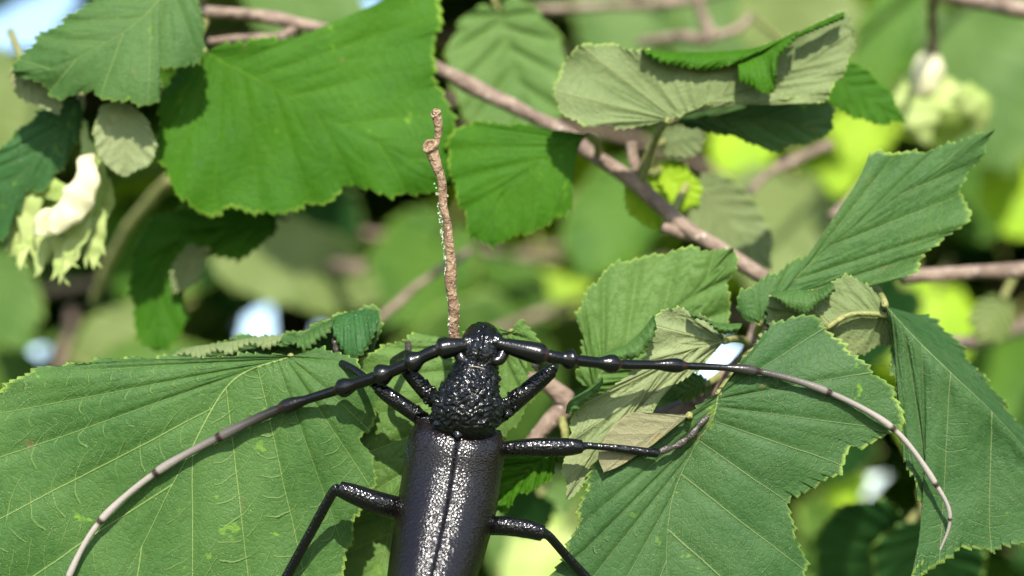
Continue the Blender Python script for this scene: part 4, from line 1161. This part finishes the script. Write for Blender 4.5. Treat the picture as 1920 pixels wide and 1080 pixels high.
R_ = random.Random(21)
fill = []
shoots = []
corner = np.array([(fx * wd, yy, 0) for yy, wd in ((0.0, 0.03), (0.014, 0.038), (0.028, 0.041), (0.042, 0.038), (0.056, 0.030), (0.068, 0.018), (0.08, 0.0)) for fx in (-1, -0.5, 0, 0.5, 1)])
def near_view(x, y, d):
    """keep the air in front of and around the leaves in focus free"""
    if (d < 340).any() and (y < 1400).any(): return True
    inside = (x > -260) & (x < 2180) & (y > -150) & (y < 1230)
    return bool((inside & (d < 440)).any())
def try_leaf(pos, tipdir, nrm, scale):
    y = Vector(tipdir).normalized(); z = Vector(nrm); z = (z - y * z.dot(y)).normalized(); x = y.cross(z)
    M = Matrix((x, y, z)).transposed()
    pts = np.array([np.array(pos) + np.array(M @ Vector(c)) * scale for c in corner])
    if blocks_hole(pts): return None
    x, y, d = to_px(pts)
    if near_view(x, y, d) or blocks_sun(pts): return None
    if d.min() > 50: mark(x, y, 3000.0 / d.mean())
    return M.to_4x4()
def add_shoot(start, direction, length, nleaf, seed):
    r_ = random.Random(seed)
    p = np.array(start, float); dv = np.array(direction, float); dv /= np.linalg.norm(dv)
    pts = [p.copy()]
    k = 14
    for i in range(k):
        dv = dv + np.array([r_.uniform(-.12, .12), r_.uniform(-.12, .12), r_.uniform(-.13, .08)]); dv /= np.linalg.norm(dv)
        p = p + dv * length / k; pts.append(p.copy())
    pts = np.array(pts)
    c = catmull(pts, 30)
    if blocks_hole_line(c) or near_view(*to_px(c)): return
    shoots.append(c)
    for q in range(nleaf):
        t = 0.15 + 0.85 * (q + 0.5) / nleaf
        i = min(28, int(t * 29))
        tan = c[i + 1] - c[i]; tan /= np.linalg.norm(tan)
        sidev = np.cross(tan, [0, 0, 1.0]); sidev /= np.linalg.norm(sidev) + 1e-9
        sg = 1 if q % 2 else -1
        for attempt in range(3):
            out = sidev * sg * r_.uniform(0.5, 1.0) + tan * r_.uniform(0.1, 0.6) + np.array([0, r_.uniform(-.5, .1), r_.uniform(-0.75, 0.05)])
            out /= np.linalg.norm(out)
            pet = c[i] + out * 0.014 + np.array([0, 0, 0.003])
            n0 = np.array([r_.gauss(0, 0.45), -0.55 + r_.gauss(0, 0.45), 0.75 + r_.gauss(0, 0.3)])
            sc = r_.uniform(0.75, 1.2)
            M = try_leaf(pet, out, n0, sc)
            if M is not None:
                fill.append((pet, M, sc, c[i], r_.random())); break
def blocks_hole_line(c):
    x, y, d = to_px(c)
    for hx, hy, hr in HOLES:
        if (np.hypot(x - hx, y - hy) < hr * 1.1).any(): return True
    return False
sid = 0
for sp_ in stem_pts:
    for j in range(40):
        sid += 1
        r2 = random.Random(sid * 7 + 1)
        i = r2.randrange(0, len(sp_))
        th = r2.uniform(0, 2 * math.pi)
        dirn = (math.cos(th), math.sin(th) * 0.7 - 0.25, r2.uniform(-0.1, 0.5))
        if abs(sp_[i][2] - 1.62) > 0.62: continue
        add_shoot(sp_[i], dirn, r2.uniform(0.28, 0.5), r2.randrange(7, 12), sid)
# unseen shoots added above the view to shade what lies behind
for j in range(22):
    sid += 1
    r2 = random.Random(sid * 13 + 5)
    d = r2.uniform(0.62, 1.0)
    st = CAM + AX_F * d + AX_R * r2.uniform(-0.38, 0.38) + AX_U * (d * 0.15 + r2.uniform(0.05, 0.30))
    add_shoot(st, (r2.uniform(-0.7, 0.7), -0.8, r2.uniform(-0.1, 0.3)), r2.uniform(0.25, 0.42), r2.randrange(7, 12), sid)
# close the gaps in the foliage except where the sky shows
okc = np.zeros((GY, GX), bool)
for i in range(GY):
    for j in range(GX):
        okc[i, j] = all(math.hypot(j * 20 + 10 - hx, i * 20 + 10 - hy) > hr + 25 for hx, hy, hr in HOLES)
for j in range(170):
    gap = np.argwhere((cover < 2) & okc)
    if len(gap) == 0: break
    sid += 1
    r2 = random.Random(sid * 3 + 2)
    i_, j_ = gap[r2.randrange(len(gap))]
    d = r2.uniform(620, 1000)
    st = P(j_ * 20 + 10 + r2.uniform(-60, 60), i_ * 20 - 60, d)
    th = r2.uniform(0, 2 * math.pi)
    dv = np.array([math.cos(th), math.sin(th) * 0.6, r2.uniform(-0.2, 0.2)])
    add_shoot(st - dv * 0.06, dv, 0.14, 5, sid)
# how large each leaf shows in the picture
def view_size(f):
    x, y, d = to_px(np.array(f[0]) + np.array(f[1].to_3x3() @ Vector((0, 0.04, 0))))
    if d < 50 or x < -250 or x > 2170 or y < -200 or y > 1280: return 0.0
    return 1.0 / d
fill.sort(key=view_size, reverse=True)
tw = []
for c in shoots:
    V, F = tube_geo(c, np.linspace(0.0020, 0.0009, len(c)), 8); tw.append((c, V, F))
for c, V, F in tw:
    link('twig', mesh_from('twig', np.array(V) - c[0], F, [M_BARK]), SHRUB, Vector(c[0]))
rest = []
NIND = 300 - HERO_N
for q, (pos, M, sc, node, rv) in enumerate(fill):
    pi = int(np.searchsorted(np.cumsum(PW), rv)); pi = min(pi, 5)
    if q < NIND and view_size(fill[q]) > 0:
        o = bpy.data.objects.new('leaf', PROTO[pi]); COL.objects.link(o)
        o.parent = SHRUB
        o.matrix_local = Matrix.Translation(Vector(pos) - SHRUB.location) @ M @ Matrix.Scale(sc, 4)
        c = catmull([node, (np.array(node) + np.array(pos)) / 2 + [0, 0, 0.002], pos], 5)
        V, F = tube_geo(c, 0.0008, 5)
        rest.append(('pet', V, F, None))
    else:
        rest.append(('leaf', pos, M, sc, pi))
# everything beyond the countable ones: one mass of foliage
LV = {}
for i, me in enumerate(PROTO):
    co = np.empty(len(me.vertices) * 3); me.vertices.foreach_get('co', co); co = co.reshape(-1, 3)
    n, k = 64, 13
    g_ = co[:n * k].reshape(n, k, 3)[::3, ::2]
    LV[i] = g_
V = []; F = []; FM = []; UV = []
MATS = [B_TOP, B_TOPV, B_TOPD, B_TOPL, M_GLOW]
MI = {0: 0, 1: 1, 2: 2, 3: 3, 4: 0, 5: 4}
for r in rest:
    if r[0] != 'leaf': continue
    _, pos, M, sc, pi = r
    g_ = LV[pi]; n, k = g_.shape[:2]
    A = g_.reshape(-1, 3) @ np.array(M.to_3x3()).T * sc + np.array(pos)
    o = len(V); V += A.tolist()
    w = np.linspace(0, 1, n); v = np.linspace(-1, 1, k)
    UV += [(a, b) for a in w for b in v]
    for i in range(n - 1):
        for j in range(k - 1):
            F.append((o + i * k + j, o + i * k + j + 1, o + (i + 1) * k + j + 1, o + (i + 1) * k + j)); FM.append(MI[pi])
if V:
    me = mesh_from('foliage', np.array(V) - np.array(SHRUB.location), F, MATS, FM, True, UV)
    o = link('foliage', me, SHRUB, SHRUB.location); o['kind'] = 'stuff'
V = []; F = []
for r in rest:
    if r[0] == 'pet':
        o = len(V); V += list(r[1]); F += [tuple(i + o for i in f) for f in r[2]]
if V:
    o = link('leaf_stalks', mesh_from('leaf_stalks', np.array(V) - np.array(SHRUB.location), F, [M_PET]), SHRUB, SHRUB.location); o['kind'] = 'stuff'
